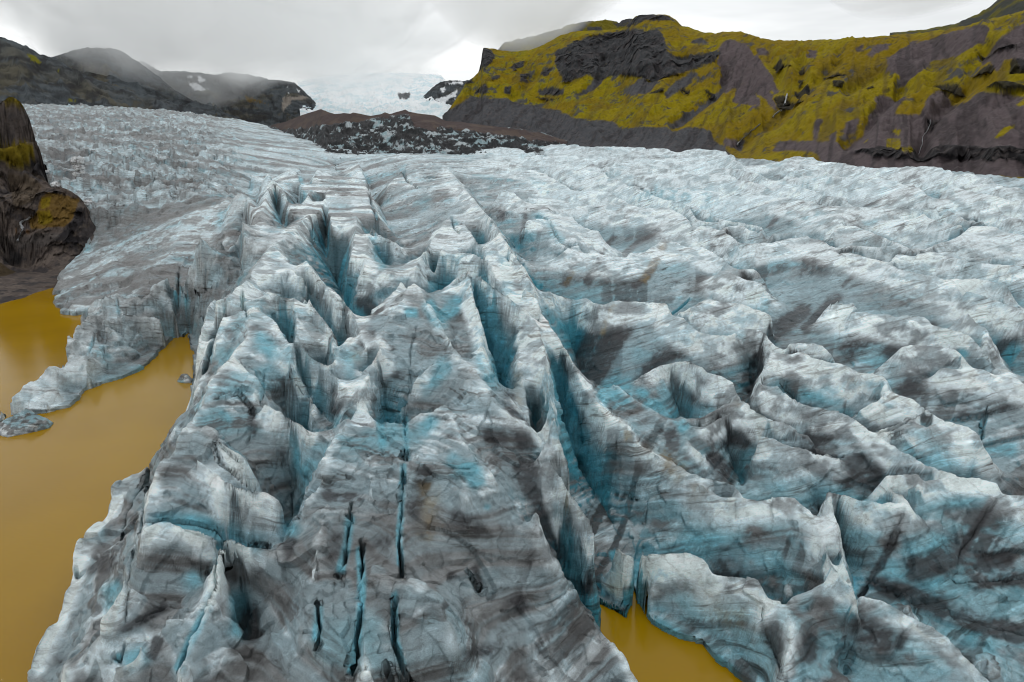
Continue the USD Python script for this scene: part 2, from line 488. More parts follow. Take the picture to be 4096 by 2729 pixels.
Q6 w 0|1000,1185 1100,1230 1180,1290 1280,1340 1380,1400 1500,1440 1620,1475
Q6 w 0|0,950 80,985 160,1040 290,1080 400,1150 460,1165
Q6 w 0|80,1160 180,1190 280,1240 400,1270 470,1300
Q6 c -1|300,1340 500,1310 700,1330
G w 0|1590,145 1680,145 1750,145 1770,210
G c 0|1590,150 1600,210 1690,270 1730,330
G w 0|1770,220 1850,180 1950,155 2080,150 2200,185 2230,250 2300,245 2354,250
G w 0|1270,240 1340,245 1430,275 1560,290 1690,300 1740,370
G c 0|1270,240 1300,380 1330,500 1360,640 1400,790 1420,860
G v -13.5|1200,390 1250,520 1310,640 1380,780 1425,880
G w 0|490,190 560,190 640,270 750,265 900,275 1000,265 1070,270 1130,320 1190,400
G c 0|1190,400 1240,520 1300,650 1390,770
G w -3|90,545 170,590 270,580 400,575 470,565 550,590 605,650 620,700 720,705 840,715 900,780 910,860
G a 15,12,9,7|90,545 150,680 200,830 250,900
G c -4|170,590 270,750 260,770
G w -3|910,860 980,855 1020,880 1080,820 1180,800 1290,780 1340,830 1390,890
G c -3|1030,890 1060,1000 1020,1180
G v -10.8|1395,890 1380,1000 1360,1150 1355,1289
G w -2|1400,890 1450,840 1540,840 1640,880 1720,930 1850,990 1960,1070 2060,1180 2170,1289
G v -12.2|1700,880 1850,940 2000,1040 2150,1180
G c 0|240,0 330,30 430,100 490,190
G c 0|470,140 620,160 700,170 790,250
G v -12.2|540,10 650,80 720,140 790,230
G a 6,5,4|290,965 430,1040 560,1080
G c -8|930,730 1010,770 1050,840
P3 v -12,-18,-20,-18|1570,600 1580,800 1600,1000 1640,1150 1700,1280 1750,1400 1800,1560
D v -20,-20,-18,-18,-16,-18,-16,-10|842,800 846,830 828,880 806,915 780,960 762,1000 742,1040 700,1095 699,1150 681,1202 652,1270
E v -16,-20,-20,-18,-14|790,200 800,330 850,415 930,530 1000,650 1080,745 1150,845 1210,935 1290,1030
E v -10,-14,-17,-20,-20,-18|1530,640 1555,760 1580,900 1610,1050 1640,1200 1660,1330 1720,1420 1800,1500 1870,1568 1950,1700 2010,1860
B v -8,-12,-14,-14|1400,900 1480,1000 1560,1100 1680,1290 1790,1400
Q5 v -14,-16,-16,-14|60,20 130,140 200,260 280,400 370,560 470,720 560,880 620,980
Q1 v -14,-18,-20,-16|1340,560 1355,700 1360,800 1385,920 1340,1080 1260,1230
Q1 v -12,-16,-16,-9,-7,-12|860,260 870,420 905,520 900,640 890,730 940,820 1010,920 1080,1040 1150,1160 1240,1240
Q1 v -10,-14,-14,-12,-10|540,140 570,330 500,540 400,690 310,810 230,925 150,1050 70,1150 0,1240
P3 v -10,-16,-14,-10|1340,170 1350,280 1370,400 1385,500 1350,590 1270,690 1195,790
P3 v -8,-12,-14|1090,360 1130,500 1150,600 1180,740
P3 v -8,-12,-10|1020,330 1000,430 975,570
P3 v -8,-10,-8|450,860 560,700 640,560
Q1 v -8,-12,-10|1020,230 1080,330 1180,470 1240,640
"""
ICE_LINES = [(l.split("|")[0].split(), [tuple(map(float, q.split(","))) for q in l.split("|")[1].split()]) for l in ICE_LINES.strip().splitlines()]

# lake outlines: sheet, height of the ice edge, points in order
LAKE_LEFT = [("P2", 0, "-900,330 -300,245 0,230 75,220 130,190 200,182 280,182 370,200"), ("P2", 0, "330,235 260,280 248,292 400,292"),
             ("P2", .6, "330,290 220,312 112,390"), ("P2", 0, "112,393 300,378 440,352 480,348 440,382 388,425 415,455 490,462 478,505 600,516 690,503"),
             ("P2", 7, "690,500 600,612 540,735 500,850"), ("P2", 0, "455,905 470,945"), ("P2", 2.5, "480,955 430,963 330,998 190,1078 110,1168 0,1268 -300,1420"),
             ("P2", 0, "-300,1440 0,1300 180,1292 360,1285 420,1267 560,1235 590,1200 665,1107 830,1045 960,1012 1075,962 1180,890 1260,800 1340,712 1380,687 1440,686 1478,650"),
             ("Q1", 0, "98,520 112,565 140,612"), ("Q1", 3, "135,640 130,700 120,860 108,960"), ("Q1", 7, "60,1035 0,1105"),
             ("Q2", 8, "880,75 800,200 740,235 640,320 600,390 540,475 460,540 400,620 350,740 300,860 280,960 200,1130 100,1320 50,1430 15,1568 -60,1800"),
             ("Q2", 8, "-700,2500 -2500,2500")]
LAKE_RIGHT = [("F", 3, "1660,830 1695,880 1760,995 1880,1128 2030,1298 2110,1458 2180,1568 2260,1700"), ("G", 0, "400,1700 860,1330 810,1289 700,1212 620,1152 560,1085"),
              ("G", 0, "430,1045 290,968 255,905 200,835 170,770 140,700 155,780 168,900 165,942"), ("F", 0, "2075,1062 2055,1062 1960,1012 1850,962 1740,902 1700,880")]

# dirt and bare blue ice seen on the surface: sheet, half width, strength, points
STROKES = dict(dark="""
Q5 60 .9|700,170 640,330 560,520 480,760
Q5 90 1|960,160 860,330 740,560 600,800 540,900
Q5 50 .8|1060,200 900,400 760,650 640,830
Q5 70 .8|1460,560 1250,620 1120,740 1060,880
Q5 60 .6|2050,520 1800,560 1700,700
Q5 50 .8|1820,140 1650,260 1540,360
Q5 80 .8|1750,860 1620,900 1560,1050
Q5 60 .8|1640,1250 1750,1150 1900,1200
Q5 120 .8|1660,1320 1850,1290 2050,1280
Q5 60 .8|1290,1290 1330,1380 1300,1500
Q5 70 .7|2140,560 2120,700 2060,850
Q6 40 .8|420,340 480,290 560,210 700,60
Q6 60 .8|150,380 300,280 450,160
Q6 70 .8|740,560 800,470 900,400 1100,350 1300,360
Q6 50 .9|1060,560 1160,460 1280,380 1480,320
Q6 80 .9|1200,560 1400,500 1600,500
Q6 80 .9|1240,730 1360,640 1450,540 1600,520
Q6 60 1|1180,830 1280,780 1380,740
Q6 60 .7|60,600 60,760 10,860
Q6 60 .8|200,1080 350,1000 500,980
Q6 80 .9|450,1200 600,1110 800,1080
Q6 90 .9|380,1290 600,1400 850,1400 1050,1470
Q6 40 .8|2148,320 2000,420 1900,560
Q6 30 .8|2148,920 1900,990 1600,1030
Q6 50 .7|1700,180 1640,260
Q6 60 .7|800,1300 850,1500
Q3 26 .8|1560,930 1400,880 1230,960 1110,1070
Q3 30 .8|1650,860 1560,930
Q3 24 .7|1040,890 950,1000 900,1050
Q3 30 .9|1500,930 1420,1060 1330,1250 1200,1348
Q3 30 .9|930,1070 850,1180 790,1330
Q3 34 .7|720,1060 640,1150 580,1340
Q3 24 .7|240,640 220,800 180,960
Q3 30 .8|30,640 0,760
Q3 22 .7|1180,640 1120,800
Q3 22 .6|1120,620 900,840
Q3 40 .8|1250,330 1240,450 1380,460
Q3 50 .6|1350,340 1300,440
Q3 50 .6|2300,450 2354,520
Q3 40 .6|820,220 870,270 1000,260
Q3 30 .6|780,500 760,590
Q3 20 .8|610,520 600,590
Q3 30 .6|1960,780 2050,870 2150,900
Q3 40 .6|2000,1080 2060,1000
Q4 18 .9|200,600 130,730 60,830
Q4 30 .8|590,580 500,580 700,610
Q4 40 .7|800,590 950,580 1150,560 1200,600
Q4 20 .7|860,650 770,780
Q4 20 .7|1140,660 1180,770 1240,870
Q4 24 .7|620,480 590,530
Q4 30 .8|1670,500 1600,600
Q4 40 .7|1300,330 1600,350 1400,380
Q4 50 .8|520,1150 620,1080 660,1010
Q4 24 .8|920,1100 860,1220 720,1348
Q4 24 .6|1190,1190 1040,1340
Q4 50 .6|1500,1120 1700,1120 1600,1200
Q4 40 .6|900,860 800,900 740,960
G 26 .9|1690,330 1600,560 1440,830
G 26 .9|2200,270 2080,450 1980,600
G 60 .9|2000,560 1850,640 1700,680
G 50 .9|1480,720 1800,840 2100,960 2354,1030
G 40 .8|2060,740 2354,700
G 60 .8|2100,640 2300,600
G 60 .9|1240,400 1220,330 1320,600
G 80 .7|1400,1000 1550,1000 1640,1080
G 40 .7|1720,940 1640,1100
G 60 .7|620,640 780,690
G 40 .7|280,790 500,760 860,760
G 60 .7|1100,1050 1200,1150
G 50 .9|920,900 1000,1100 1040,1270
G 40 .8|600,30 720,130
G 60 .8|1280,100 1400,150 1560,200
F 60 .8|1440,60 1480,250 1560,480 1620,700
F 40 .9|1380,100 1470,330
F 50 .6|740,160 800,180 700,420
F 60 .5|950,400 1050,450 1130,540
F 24 .7|1080,740 1130,870
F 60 .6|1340,920 1400,1030
F 30 .6|150,230 180,300 400,300
F 60 .5|240,500 200,680
F 50 .6|470,560 560,600
F 40 .5|1030,1310 1160,1260 1250,1240
F 30 .7|1820,760 1800,900
F 30 .6|1060,790 930,800
E 40 .8|400,220 420,330 470,420
E 50 .7|380,480 440,560
E 30 .7|560,790 660,780
E 40 .7|1320,900 1340,1050
E 60 .8|1390,1100 1430,1250
E 30 .6|540,730 520,860
E 50 .5|1150,1150 1300,1200
E 24 .8|1650,680 1760,880 1820,960
Q1 40 .7|1500,160 1440,260
Q1 40 .8|880,1350 820,1420
Q1 40 .7|1260,880 1300,1000 1240,1100
Q1 40 .6|1450,480 1540,600
Q1 26 .7|320,1240 430,1420
Q1 30 .7|600,1030 610,1250
Q1 40 .6|200,740 150,850
Q1 30 .6|420,420 440,530
Q2 50 .8|1560,1080 1500,1200 1550,1300
Q2 40 .7|1800,650 1730,800
Q2 30 .7|660,1230 760,1210 1000,1080
Q2 30 .8|940,1290 880,1420
Q2 40 .7|560,840 640,800 470,860
Q2 40 .7|120,1450 330,1430
Q2 30 .6|780,500 770,600
Q2 30 .6|1450,760 1600,860
P3 40 .7|960,640 920,800 950,560
P3 40 .6|1340,560 1280,640
P3 40 .6|740,440 850,600 900,680
P3 36 .6|700,740 820,820
P3 40 .6|1980,1200 1950,1400
P3 40 .5|60,340 200,370 440,330
P1 90 1|350,300 450,420 640,560
P1 70 1|430,500 560,640 700,670
P1 60 .8|330,180 420,240 560,290
P1 50 .7|520,680 640,740
P1 60 .7|840,470 700,420
""", blue="""
Q3 26 1|290,380 340,440 430,510
Q3 40 1|340,700 450,760 500,880 570,950
Q3 60 .9|1230,480 1500,500 1700,540 1900,540
Q3 60 .6|1750,620 1950,650
Q3 50 .6|1180,560 1350,580
Q5 50 1|1080,1030 1240,1090 1360,1150 1450,1280
Q5 60 .8|1010,910 1100,980
Q5 120 .9|960,930 760,970 660,1000
Q5 40 .7|470,120 490,280
Q5 60 1|210,780 280,1000 380,1250 440,1480
Q5 50 .6|860,760 700,900
Q6 30 .9|1650,480 1680,550
Q6 60 .6|400,830 700,850
Q6 60 .5|150,740 300,800
Q6 40 .7|1600,440 1500,380
Q6 60 .5|1200,1270 1500,1270
Q6 60 .6|1830,1250 2100,1280
E 60 1|1100,230 1150,420 1190,760
E 60 .9|1160,240 1210,560 1230,860
E 40 .9|800,330 860,440 900,500
E 40 .9|1020,300 930,400 860,440
E 30 1|1290,130 1310,250 1360,330
E 60 1|1540,760 1600,980 1680,1250
E 50 1|1000,1360 1070,1390 1120,1480
E 50 .6|760,880 860,800 930,690
E 40 .6|850,1050 760,1160
E 30 .8|660,390 740,400
E 24 1|500,1060 520,1250
E 30 .8|300,640 310,800
E 20 .8|660,1050 665,1320
E 50 .5|600,1000 560,1180
Q1 24 1|880,560 895,690
Q1 20 1|690,850 675,960
Q1 30 .8|800,270 850,420
Q1 50 .8|900,260 900,480
Q1 40 .9|1340,600 1360,780
Q1 30 .8|960,1350 980,1540
Q1 50 .6|640,480 740,560 800,660
Q1 40 .5|1000,740 1100,900 1180,1000
Q1 22 .9|920,760 1000,900
Q1 20 .7|530,150 540,240
Q1 30 .6|350,1080 440,1150
Q2 26 1|1320,700 1290,950 1250,1080 1140,1310 1060,1500
Q2 60 .8|870,545 1150,550 1350,610 1600,690
Q2 50 .6|600,1020 700,950
Q2 60 .5|440,600 580,600
Q2 60 .7|1440,1000 1480,1150 1440,1280
Q2 60 .6|1750,650 1820,560
Q2 60 .6|720,1460 850,1380
Q2 60 .6|1200,900 1100,960
Q2 24 .9|690,1390 670,1440
Q2 50 .5|640,1120 680,1000
Q2 50 .6|1840,120 1850,260
F 24 1|310,420 290,640 250,760
F 20 1|648,100 645,300 625,500 630,720
F 22 1|385,620 385,900 360,1180 320,1400
F 18 1|592,900 595,1200 650,1350
F 26 1|115,980 100,1200
F 40 .8|930,60 1040,110 1100,180
F 40 .8|1640,480 1690,560
F 24 .8|1960,640 2040,800
F 20 .8|1180,350 1170,380
G 60 .9|180,640 240,700 400,640
G 34 1|1310,600 1370,720 1410,830
G 60 .7|1340,300 1600,330
G 60 .7|1830,260 2150,240
G 70 .6|1700,520 1950,540
G 60 .6|1600,660 1900,760
G 60 .6|1900,980 2200,1100
G 50 .8|1370,870 1370,960
G 50 .6|1120,830 1160,860
G 70 .5|450,520 800,560
G 60 .6|1500,900 1640,930
G 40 1|300,960 500,1080 640,1170 760,1260
P3 18 1|910,260 905,400
P3 22 .9|640,520 620,680
P3 16 1|1095,370 1135,520 1160,700
P3 18 .9|1350,250 1370,400
P3 26 1|1575,640 1590,900 1660,1180
P3 16 1|250,1120 240,1440
P3 14 1|335,1320 350,1480
P3 22 1|1985,730 2010,860
P3 14 .8|1455,640 1470,840
P3 20 .8|1400,1000 1410,1080
P3 20 .7|1720,1320 1740,1390
B 26 1|825,1220 850,1380 900,1470
B 20 .8|1360,1130 1380,1190
B 22 .9|760,840 790,900
B 30 1|1710,1400 1720,1520
B 30 .6|1900,860 2010,960
B 60 .4|1150,1010 1200,1050
P2 16 1|1405,200 1390,460
P2 12 1|920,380 930,500
P2 12 .9|740,690 700,790
P2 20 .8|1460,380 1490,600
""", ochre="""
Q5 30 1|560,1050 610,1160 740,1200 860,1210 930,1280 940,1380
Q5 40 .8|1050,1440 1150,1520 1250,1568
Q5 24 .7|990,1390 1060,1430
Q5 24 .7|800,140 740,300 690,430
Q5 24 .7|40,130 30,200
Q5 40 .4|1880,1040 1980,1080
Q5 24 .4|2200,1400 2130,1500
G 50 .7|330,30 440,130 420,90
G 40 .5|560,200 520,300
Q6 30 .5|870,680 800,760
Q6 26 .5|1100,850 1130,850
Q6 40 .3|150,1240 90,1300
F 60 .4|800,200 840,430 780,560
F 30 .5|1640,240 1700,380
Q3 30 .7|1480,950 1420,1080 1290,1300
Q3 24 .5|660,1200 600,1340
E 40 .5|350,700 370,640
E 24 .5|1440,330 1420,370
E 24 .5|1360,730 1390,980
G 60 .4|540,800 700,900 800,950
""")

# narrow fractures: sheet, half width, depth in metres, points
FRACTURES = """
P3 3.6 5.0|1450,630 1455,740 1470,850
P3 3.6 5.0|250,1100 245,1300 240,1450
P3 3.6 5.0|330,1320 345,1420 350,1480
P3 3.6 4.0|500,1060 495,1150 500,1230
P3 3.6 4.0|1190,1200 1240,1110
P3 3.6 4.0|1390,1120 1400,1240
P3 3.6 4.0|1480,1160 1440,1280
B 4.2 7.0|1030,820 1060,880 1130,930
B 4.2 6.0|1355,1120 1370,1190 1410,1230
E 2.4 1.5|735,470 690,640 690,850 670,1000 660,1200 665,1340
E 3.6 5.0|655,1050 660,1200 665,1330
E 3.6 4.0|900,1330 990,1385 1070,1380
Q1 4.2 7.0|530,130 530,240 575,320
Q1 4.2 6.0|900,740 940,820 980,870 1010,920
Q1 4.2 4.0|800,250 805,330
Q1 3.0 3.0|700,780 690,850 680,960 660,1000
Q1 3.0 3.0|610,1040 610,1150 600,1250 560,1320
Q1 3.0 2.0|300,960 480,900 600,1030
Q1 3.0 2.0|280,1190 330,1300 470,1430 560,1480
Q2 4.8 7.0|1370,560 1345,660 1310,760 1290,950 1240,1100 1180,1220 1120,1340 1060,1500
Q2 4.8 5.0|850,535 1000,525 1150,545 1300,580 1370,630 1500,670 1640,690
Q2 4.8 5.0|870,290 850,420 820,600
Q2 4.8 6.0|880,180 800,370 740,500 700,660
Q2 4.8 4.0|400,830 420,890 470,850
Q2 3.6 3.0|1290,30 1330,150 1430,230 1560,310
Q2 3.6 3.0|650,1400 690,1430 720,1330
Q2 3.6 2.0|790,1180 920,1120 1010,1080 1120,1130
Q2 3.6 2.5|720,1180 740,1000 780,700
F 5.4 6.0|320,330 300,500 285,700 240,790
F 5.4 6.0|645,0 650,200 640,400 625,600 640,780
F 5.4 6.0|385,560 390,800 380,1000 350,1200 320,1400
F 5.4 6.0|600,850 590,1000 590,1200 640,1350 700,1458
F 5.4 4.0|110,940 130,1120 90,1250
F 5.4 4.0|540,1330 560,1390 585,1458
F 3.6 2.0|1050,750 1130,870 1150,850
Q5 3.6 4.0|1320,240 1400,180 1480,100
Q3 3.0 7.0|330,700 440,740 490,850 540,930 610,980 700,1000
Q6 3.0 3.0|1010,1150 1150,1090 1280,1020 1360,960
Q6 3.0 3.0|1100,1150 1240,1120 1400,1080
Q6 3.0 3.0|1820,1190 1840,1040 1860,930
Q6 3.0 2.0|1600,1030 1840,990 2000,960 2148,925
Q6 3.0 2.0|1780,1260 1950,1210 2148,1170
Q6 4.2 5.0|240,720 300,800 380,890
Q6 3.0 3.0|470,1300 700,1330 820,1300
G 2.4 1.5|755,280 760,380
G 3.0 6.0|910,870 900,920 950,1050 1000,1180 1045,1289
G 2.4 2.0|30,230 150,250 270,280 250,400
G 2.4 1.5|1690,330 1600,560 1540,680 1430,840
G 2.4 1.5|2200,270 2080,450 2000,560 1950,720
G 2.4 2.0|1480,720 1700,800 1950,900 2200,990 2354,1030
G 2.4 2.0|1960,740 2100,740 2354,700
P2 3.0 5|1405,130 1400,300 1390,480 1395,600
P2 2.4 3|1470,360 1480,480 1495,620
P2 2.4 3|920,370 930,430 945,520
P2 2.4 3|745,660 725,740 700,800
P2 2.4 2|1620,150 1610,300 1640,330
P2 2.4 2|1080,560 1060,650 1010,760
P2 2.4 2|810,760 820,840
P2 3.0 2|1690,30 1640,170
"""
# ---------------------------------------------------------------- general level of the ice
SKYLINE = [(-400, 235, 1500), (85, 239, 1500), (200, 241, 1500), (300, 246, 1500), (400, 254, 1450), (500, 266, 1400), (560, 275, 1350), (620, 288, 1250),
           (700, 315, 1100), (900, 328, 1000), (1150, 323, 900), (1250, 323, 850), (1350, 323, 800), (1450, 329, 770), (1600, 340, 720), (1800, 352, 640), (2000, 360, 570),
           (2353, 377, 500), (2800, 390, 480)]
_t, _m = ray(np.array([p[0] for p in SKYLINE]) * 1.7408, np.array([p[1] for p in SKYLINE]) * 1.7408)
_r = np.array([p[2] for p in SKYLINE], float)
_z = CAM_H + _m * _r - 2.0


def z_front(th):
    return 21 - 12 * smooth(-.04, .11, th)


def sky_range(th):
    return np.interp(th, _t, _r), np.interp(th, _t, _z)


def level(th, r):
    R, Z = sky_range(th)
    z0 = z_front(th)
    return z0 + (Z - z0) * (r - 60) / (R - 60)


def meet(u, v, dz):
    """Where the sight line meets the ice level raised by dz: azimuth, range, height."""
    th, m = ray(u, v)
    R, Z = sky_range(th)
    z0 = z_front(th)
    k = (Z - z0) / (R - 60)
    den = k - m
    r = np.where(den > 1e-3, (CAM_H - z0 - dz + 60 * k) / np.maximum(den, 1e-3), R)
    r = np.clip(r, 25, R)
    z = CAM_H + m * r
    low = z < 2.0
    r2 = np.where(low & (m < -.02), (2.0 - CAM_H) / np.minimum(m, -.02), r)
    return th, r2, CAM_H + m * r2


NT = 1172
TH = np.linspace(-0.80, 0.97, NT)
LR = [math.log(30.0)]
while LR[-1] < math.log(1800):
    r = math.exp(LR[-1])
    LR.append(LR[-1] + float(np.interp(r, [30, 60, 140, 320, 600, 1800], [.0026, .0021, .0024, .0042, .007, .010])))
LR = np.array(LR)
RR = np.exp(LR)
NR = len(LR)
TT, RG = np.meshgrid(TH, RR)
S = level(TT, RG)


def dense(p, n_per=1.0):
    p = np.asarray(p, float)
    d = np.r_[0, np.cumsum(np.linalg.norm(np.diff(p[:, :2], axis=0), axis=1) + 1e-6)]
    n = max(8, int(d[-1] / n_per))
    t = np.linspace(0, d[-1], n)
    f = PchipInterpolator(d, p)
    return f(t), t


crest_cells, floor_cells, soft_floor_cells = [], [], []
ridge_lines = 0
for k, (head, raw) in enumerate(ICE_LINES):
    sheet, kind, arg = head[0], head[1], head[2]
    u, v = on_sheet(sheet, raw)
    val = np.array([float(a) for a in arg.split(",")])
    if kind == "a":
        val = np.interp(np.linspace(0, 1, len(u)), np.linspace(0, 1, len(val)), val)
    else:
        val = np.interp(np.linspace(0, 1, len(u)), np.linspace(0, 1, len(val)), val)
    q, t = dense(np.stack([u, v, val], 1), 1.5)
    wob = 5.0 if kind != "a" else 3.0
    uu = q[:, 0] + wob * (noise1(t / 28 + 37 * k) - .5) + 2 * (noise1(t / 9 + 91 * k) - .5)
    vv = q[:, 1] + wob * (noise1(t / 28 + 53 * k + 700) - .5) + 2 * (noise1(t / 9 + 17 * k + 300) - .5)
    if kind == "a":
        th, m = ray(uu, vv)
        z = q[:, 2]
        r = (z - CAM_H) / m
    else:
        zz = q[:, 2] + (0.5 if kind != "v" else 2.0) * (noise1(t / 40 + 71 * k) - .5) * 2
        if kind == "v":
            zz = zz * np.clip(np.minimum(t, t[-1] - t) / (0.12 * t[-1]) + .5, .5, 1)   # a crevasse shallows out to its ends
        th, r, z = meet(uu, vv, zz)
    (floor_cells if kind == "v" else crest_cells).append((k, th, np.log(r), z))
    if kind == "w":
        back = np.clip(.03 * r + 1.5, 3.5, 12)
        drop = np.clip(.07 * r + 6.0, 9, 24) * np.clip(np.minimum(t, t[-1] - t) / (0.15 * t[-1]) + .3, .3, 1)
        soft_floor_cells.append((k, th, np.log(r + back), z - drop))


def lake_outline(rings):
    out = []
    for sheet, z, text in rings:
        u, v = on_sheet(sheet, pts(text))
        v = np.maximum(v, 900)
        out.append(at_height(u, v, float(z))[:, :2])
    return np.concatenate(out)


XX, YY = RG * np.sin(TT), RG * np.cos(TT)
lake = np.zeros((NR, NT), bool)
near = RG < 480
LAKES = [lake_outline(LAKE_LEFT), lake_outline(LAKE_RIGHT)]
wx = XX + .8 * (fbm3(XX / 4, YY / 4, 0 * XX, 3) - .5)
wy = YY + .8 * (fbm3(XX / 4 + 40, YY / 4, 0 * XX, 3) - .5)
for poly in LAKES:
    lake[near] |= inside(poly, wx[near], wy[near])
lake &= ~(TT > .9)

# the cliff tops along the near lake edge
for sheet, z, text in LAKE_LEFT + LAKE_RIGHT:
    if z >= 2:
        u, v = on_sheet(sheet, pts(text))
        q, t = dense(np.stack([u, v], 1), 2)
        th, m = ray(q[:, 0], q[:, 1])
        sgn = 1 if sheet in ("P2", "Q1", "Q2") else -1
        zz = z * (0.85 + .3 * noise1(t / 90 + 5))
        r = (z - CAM_H) / m
        crest_cells.append((-1, th + sgn * 1.2 / r, np.log(r), zz))


def stamp(level_f, only_floor=False):
    nr, nt = -(-NR // level_f), -(-NT // level_f)
    lo = np.full((nr, nt), np.inf, np.float32)
    hi = np.full((nr, nt), -np.inf, np.float32)
    so = np.full((nr, nt), np.inf, np.float32)

    def cells(c):
        _, th, lr, z = c
        j = (th - TH[0]) / (TH[1] - TH[0])
        i = np.interp(lr, LR, np.arange(NR))
        n = max(2, int(4 * (np.abs(np.diff(j)).max() + np.abs(np.diff(i)).max())))
        n = min(n, 12)
        x = np.linspace(0, len(j) - 1, len(j) * n)
        a = np.arange(len(j))
        j, i, z = np.interp(x, a, j), np.interp(x, a, i), np.interp(x, a, z)
        ok = (j >= 0) & (j < NT - 1) & (i > 0) & (i < NR - 1)
        return (np.round(i[ok]).astype(int) // level_f, np.round(j[ok]).astype(int) // level_f), z[ok]

    for c in ([] if only_floor else soft_floor_cells):
        ix, z = cells(c)
        np.minimum.at(so, ix, z)
    for c in floor_cells:
        ix, z = cells(c)
        np.minimum.at(lo, ix, z)
    if only_floor:
        return lo
    for c in crest_cells:
        ix, z = cells(c)
        np.maximum.at(hi, ix, z)
    h = np.where(np.isfinite(hi), hi, np.where(np.isfinite(lo), lo, np.where(np.isfinite(so), so, np.nan)))
    wet = lake[::level_f, ::level_f][:nr, :nt]
    h = np.where(wet & ~np.isfinite(hi), -4, h)
    return h


PULL = (12.0 - 3.0 * smooth(.0, .12, TT)) * (.35 + .65 * smooth(50, 85, RG)) * smooth(700, 350, RG) + 2.0 + 14 * smooth(-.36, -.5, TT) * smooth(430, 300, RG)
H = None
for f_, iters in ((16, 600), (8, 400), (4, 250), (2, 150), (1, 110)):
    fix = stamp(f_)
    known = np.isfinite(fix)
    Sl = (S - PULL)[::f_, ::f_].astype(np.float32)
    Sl = np.pad(Sl, ((0, fix.shape[0] - Sl.shape[0]), (0, fix.shape[1] - Sl.shape[1])), mode="edge")
    if H is None:
        H = Sl.copy()
    else:
        H = ndimage.zoom(H, (fix.shape[0] / H.shape[0], fix.shape[1] / H.shape[1]), order=1)
    H = np.where(known, fix, H).astype(np.float32)
    rr = np.interp(np.arange(fix.shape[0]) * f_, np.arange(NR), RR)[:, None]
    dl = np.gradient(np.interp(np.arange(fix.shape[0]) * f_, np.arange(NR), LR))[:, None]
    a = np.float32(1 / ((TH[1] - TH[0]) * f_) ** 2)
    b = (1 / dl ** 2).astype(np.float32)
    kp = ((rr / np.interp(rr, [60, 100, 250, 500], [6.0, 8.0, 15.0, 60.0])) ** 2).astype(np.float32)
    den = 2 * a + 2 * b + kp
    ksl = kp * Sl
    for _ in range(iters):
        p = np.pad(H, 1, mode="edge")
        H = (a * (p[1:-1, :-2] + p[1:-1, 2:]) + b * (p[:-2, 1:-1] + p[2:, 1:-1]) + ksl) / den
        H[known] = fix[known]
HARM = H.copy()
# ice walls stand at most this steep
dth, dr_ = (RG * (TH[1] - TH[0])).astype(np.float32), np.gradient(RR)[:, None].astype(np.float32)
fl = ~np.isfinite(stamp(1, True))
d_floor = ndimage.distance_transform_edt(fl, sampling=(float(np.mean(np.diff(LR))), float(TH[1] - TH[0]))) * RG
STEEP = (2.0 - .5 * smooth(0, .12, TT) + 4.0 * np.exp(-d_floor / 5.0)).astype(np.float32)
d_lake = (ndimage.distance_transform_edt(~lake) * RG * (TH[1] - TH[0])).astype(np.float32)
STEEP = STEEP + 4 * np.exp(-d_lake / 6)
top_ = ndimage.gaussian_filter(ndimage.maximum_filter(H, size=(41, 31)), 9)
bot_ = ndimage.gaussian_filter(ndimage.minimum_filter(H, size=(41, 31)), 9)
frac = np.clip((H - bot_) / np.maximum(top_ - bot_, .5), 0, 1)
fuller = bot_ + np.maximum(top_ - bot_, .5) * frac ** .74                # flanks stand full rather than hollow
H = np.where(lake, H, H + np.clip(fuller - H, 0, 3.0) * smooth(1, 6, d_lake) * smooth(0, .15, 1 - frac))
base = np.where(lake, -50, H).astype(np.float32)
for _ in range(70):
    p = np.pad(base, 1, mode="edge")
    base = np.maximum.reduce([base, p[1:-1, :-2] - STEEP * dth, p[1:-1, 2:] - STEEP * dth, p[:-2, 1:-1] - STEEP * dr_, p[2:, 1:-1] - STEEP * dr_])
H = np.where(lake, H, base)
H = ndimage.gaussian_filter(H, (.5, .5))
H = np.where(lake, np.minimum(H, -2.0), np.maximum(H, .6))

# ---------------------------------------------------------------- smaller forms
R_sky, Z_sky = sky_range(TT)
beyond = RG / R_sky
ca, sa = math.cos(math.radians(118)), math.sin(math.radians(118))      # strike of the crests on the right
along, across = XX * sa + YY * ca, -XX * ca + YY * sa
left_w = smooth(0.02, -0.25, TT)
warp = 14 * (fbm3(XX / 60, YY / 60, 0 * XX + 3, 3) - .5)
far_w = smooth(180, 420, RG) * (1 - smooth(-.1, .1, TT)) + smooth(230, 560, RG) * smooth(-.1, .1, TT)
rd = ridged3(along / 105, (across + warp) / 33, 0 * XX + 1.5, 4, .42)
rl = ridged3((XX + .20 * YY + warp) / 120, (YY - .15 * XX + warp) / 19, 0 * XX + 8.5, 4, .42)
H = H + far_w * ((1 - left_w) * 6.5 * (rd - .42) + left_w * 4.2 * (rl - .42))
mid = ridged3(along / 16, (across + .5 * warp) / 6.5, H / 12, 3, .5) - .42
H = H + np.where(lake, 0, 1) * (.45 * np.clip(RG / 140, .5, 2.2)) * mid * smooth(0, 4, HARM) * (1 - .65 * smooth(-.03, .12, TT) * smooth(100, 180, RG))
rough_left = smooth(-.33, -.42, TT) * smooth(150, 260, RG)
H = H + rough_left * np.clip(HARM / 6, .15, 1) * (6.5 * (ridged3(XX / 17, YY / 12, 0 * XX + 4, 4, .6) - .4) + 1.1 * facets(XX, YY, H, 7.0, 71, .35, 1, rough_left > .01)) * ~lake
H = np.where(beyond > 1.0, np.minimum(H, Z_sky + 3 - (beyond - 1.0) * 140), H)
gentle = smooth(-.34, -.42, TT) * smooth(248, 262, RG) * smooth(420, 380, RG)
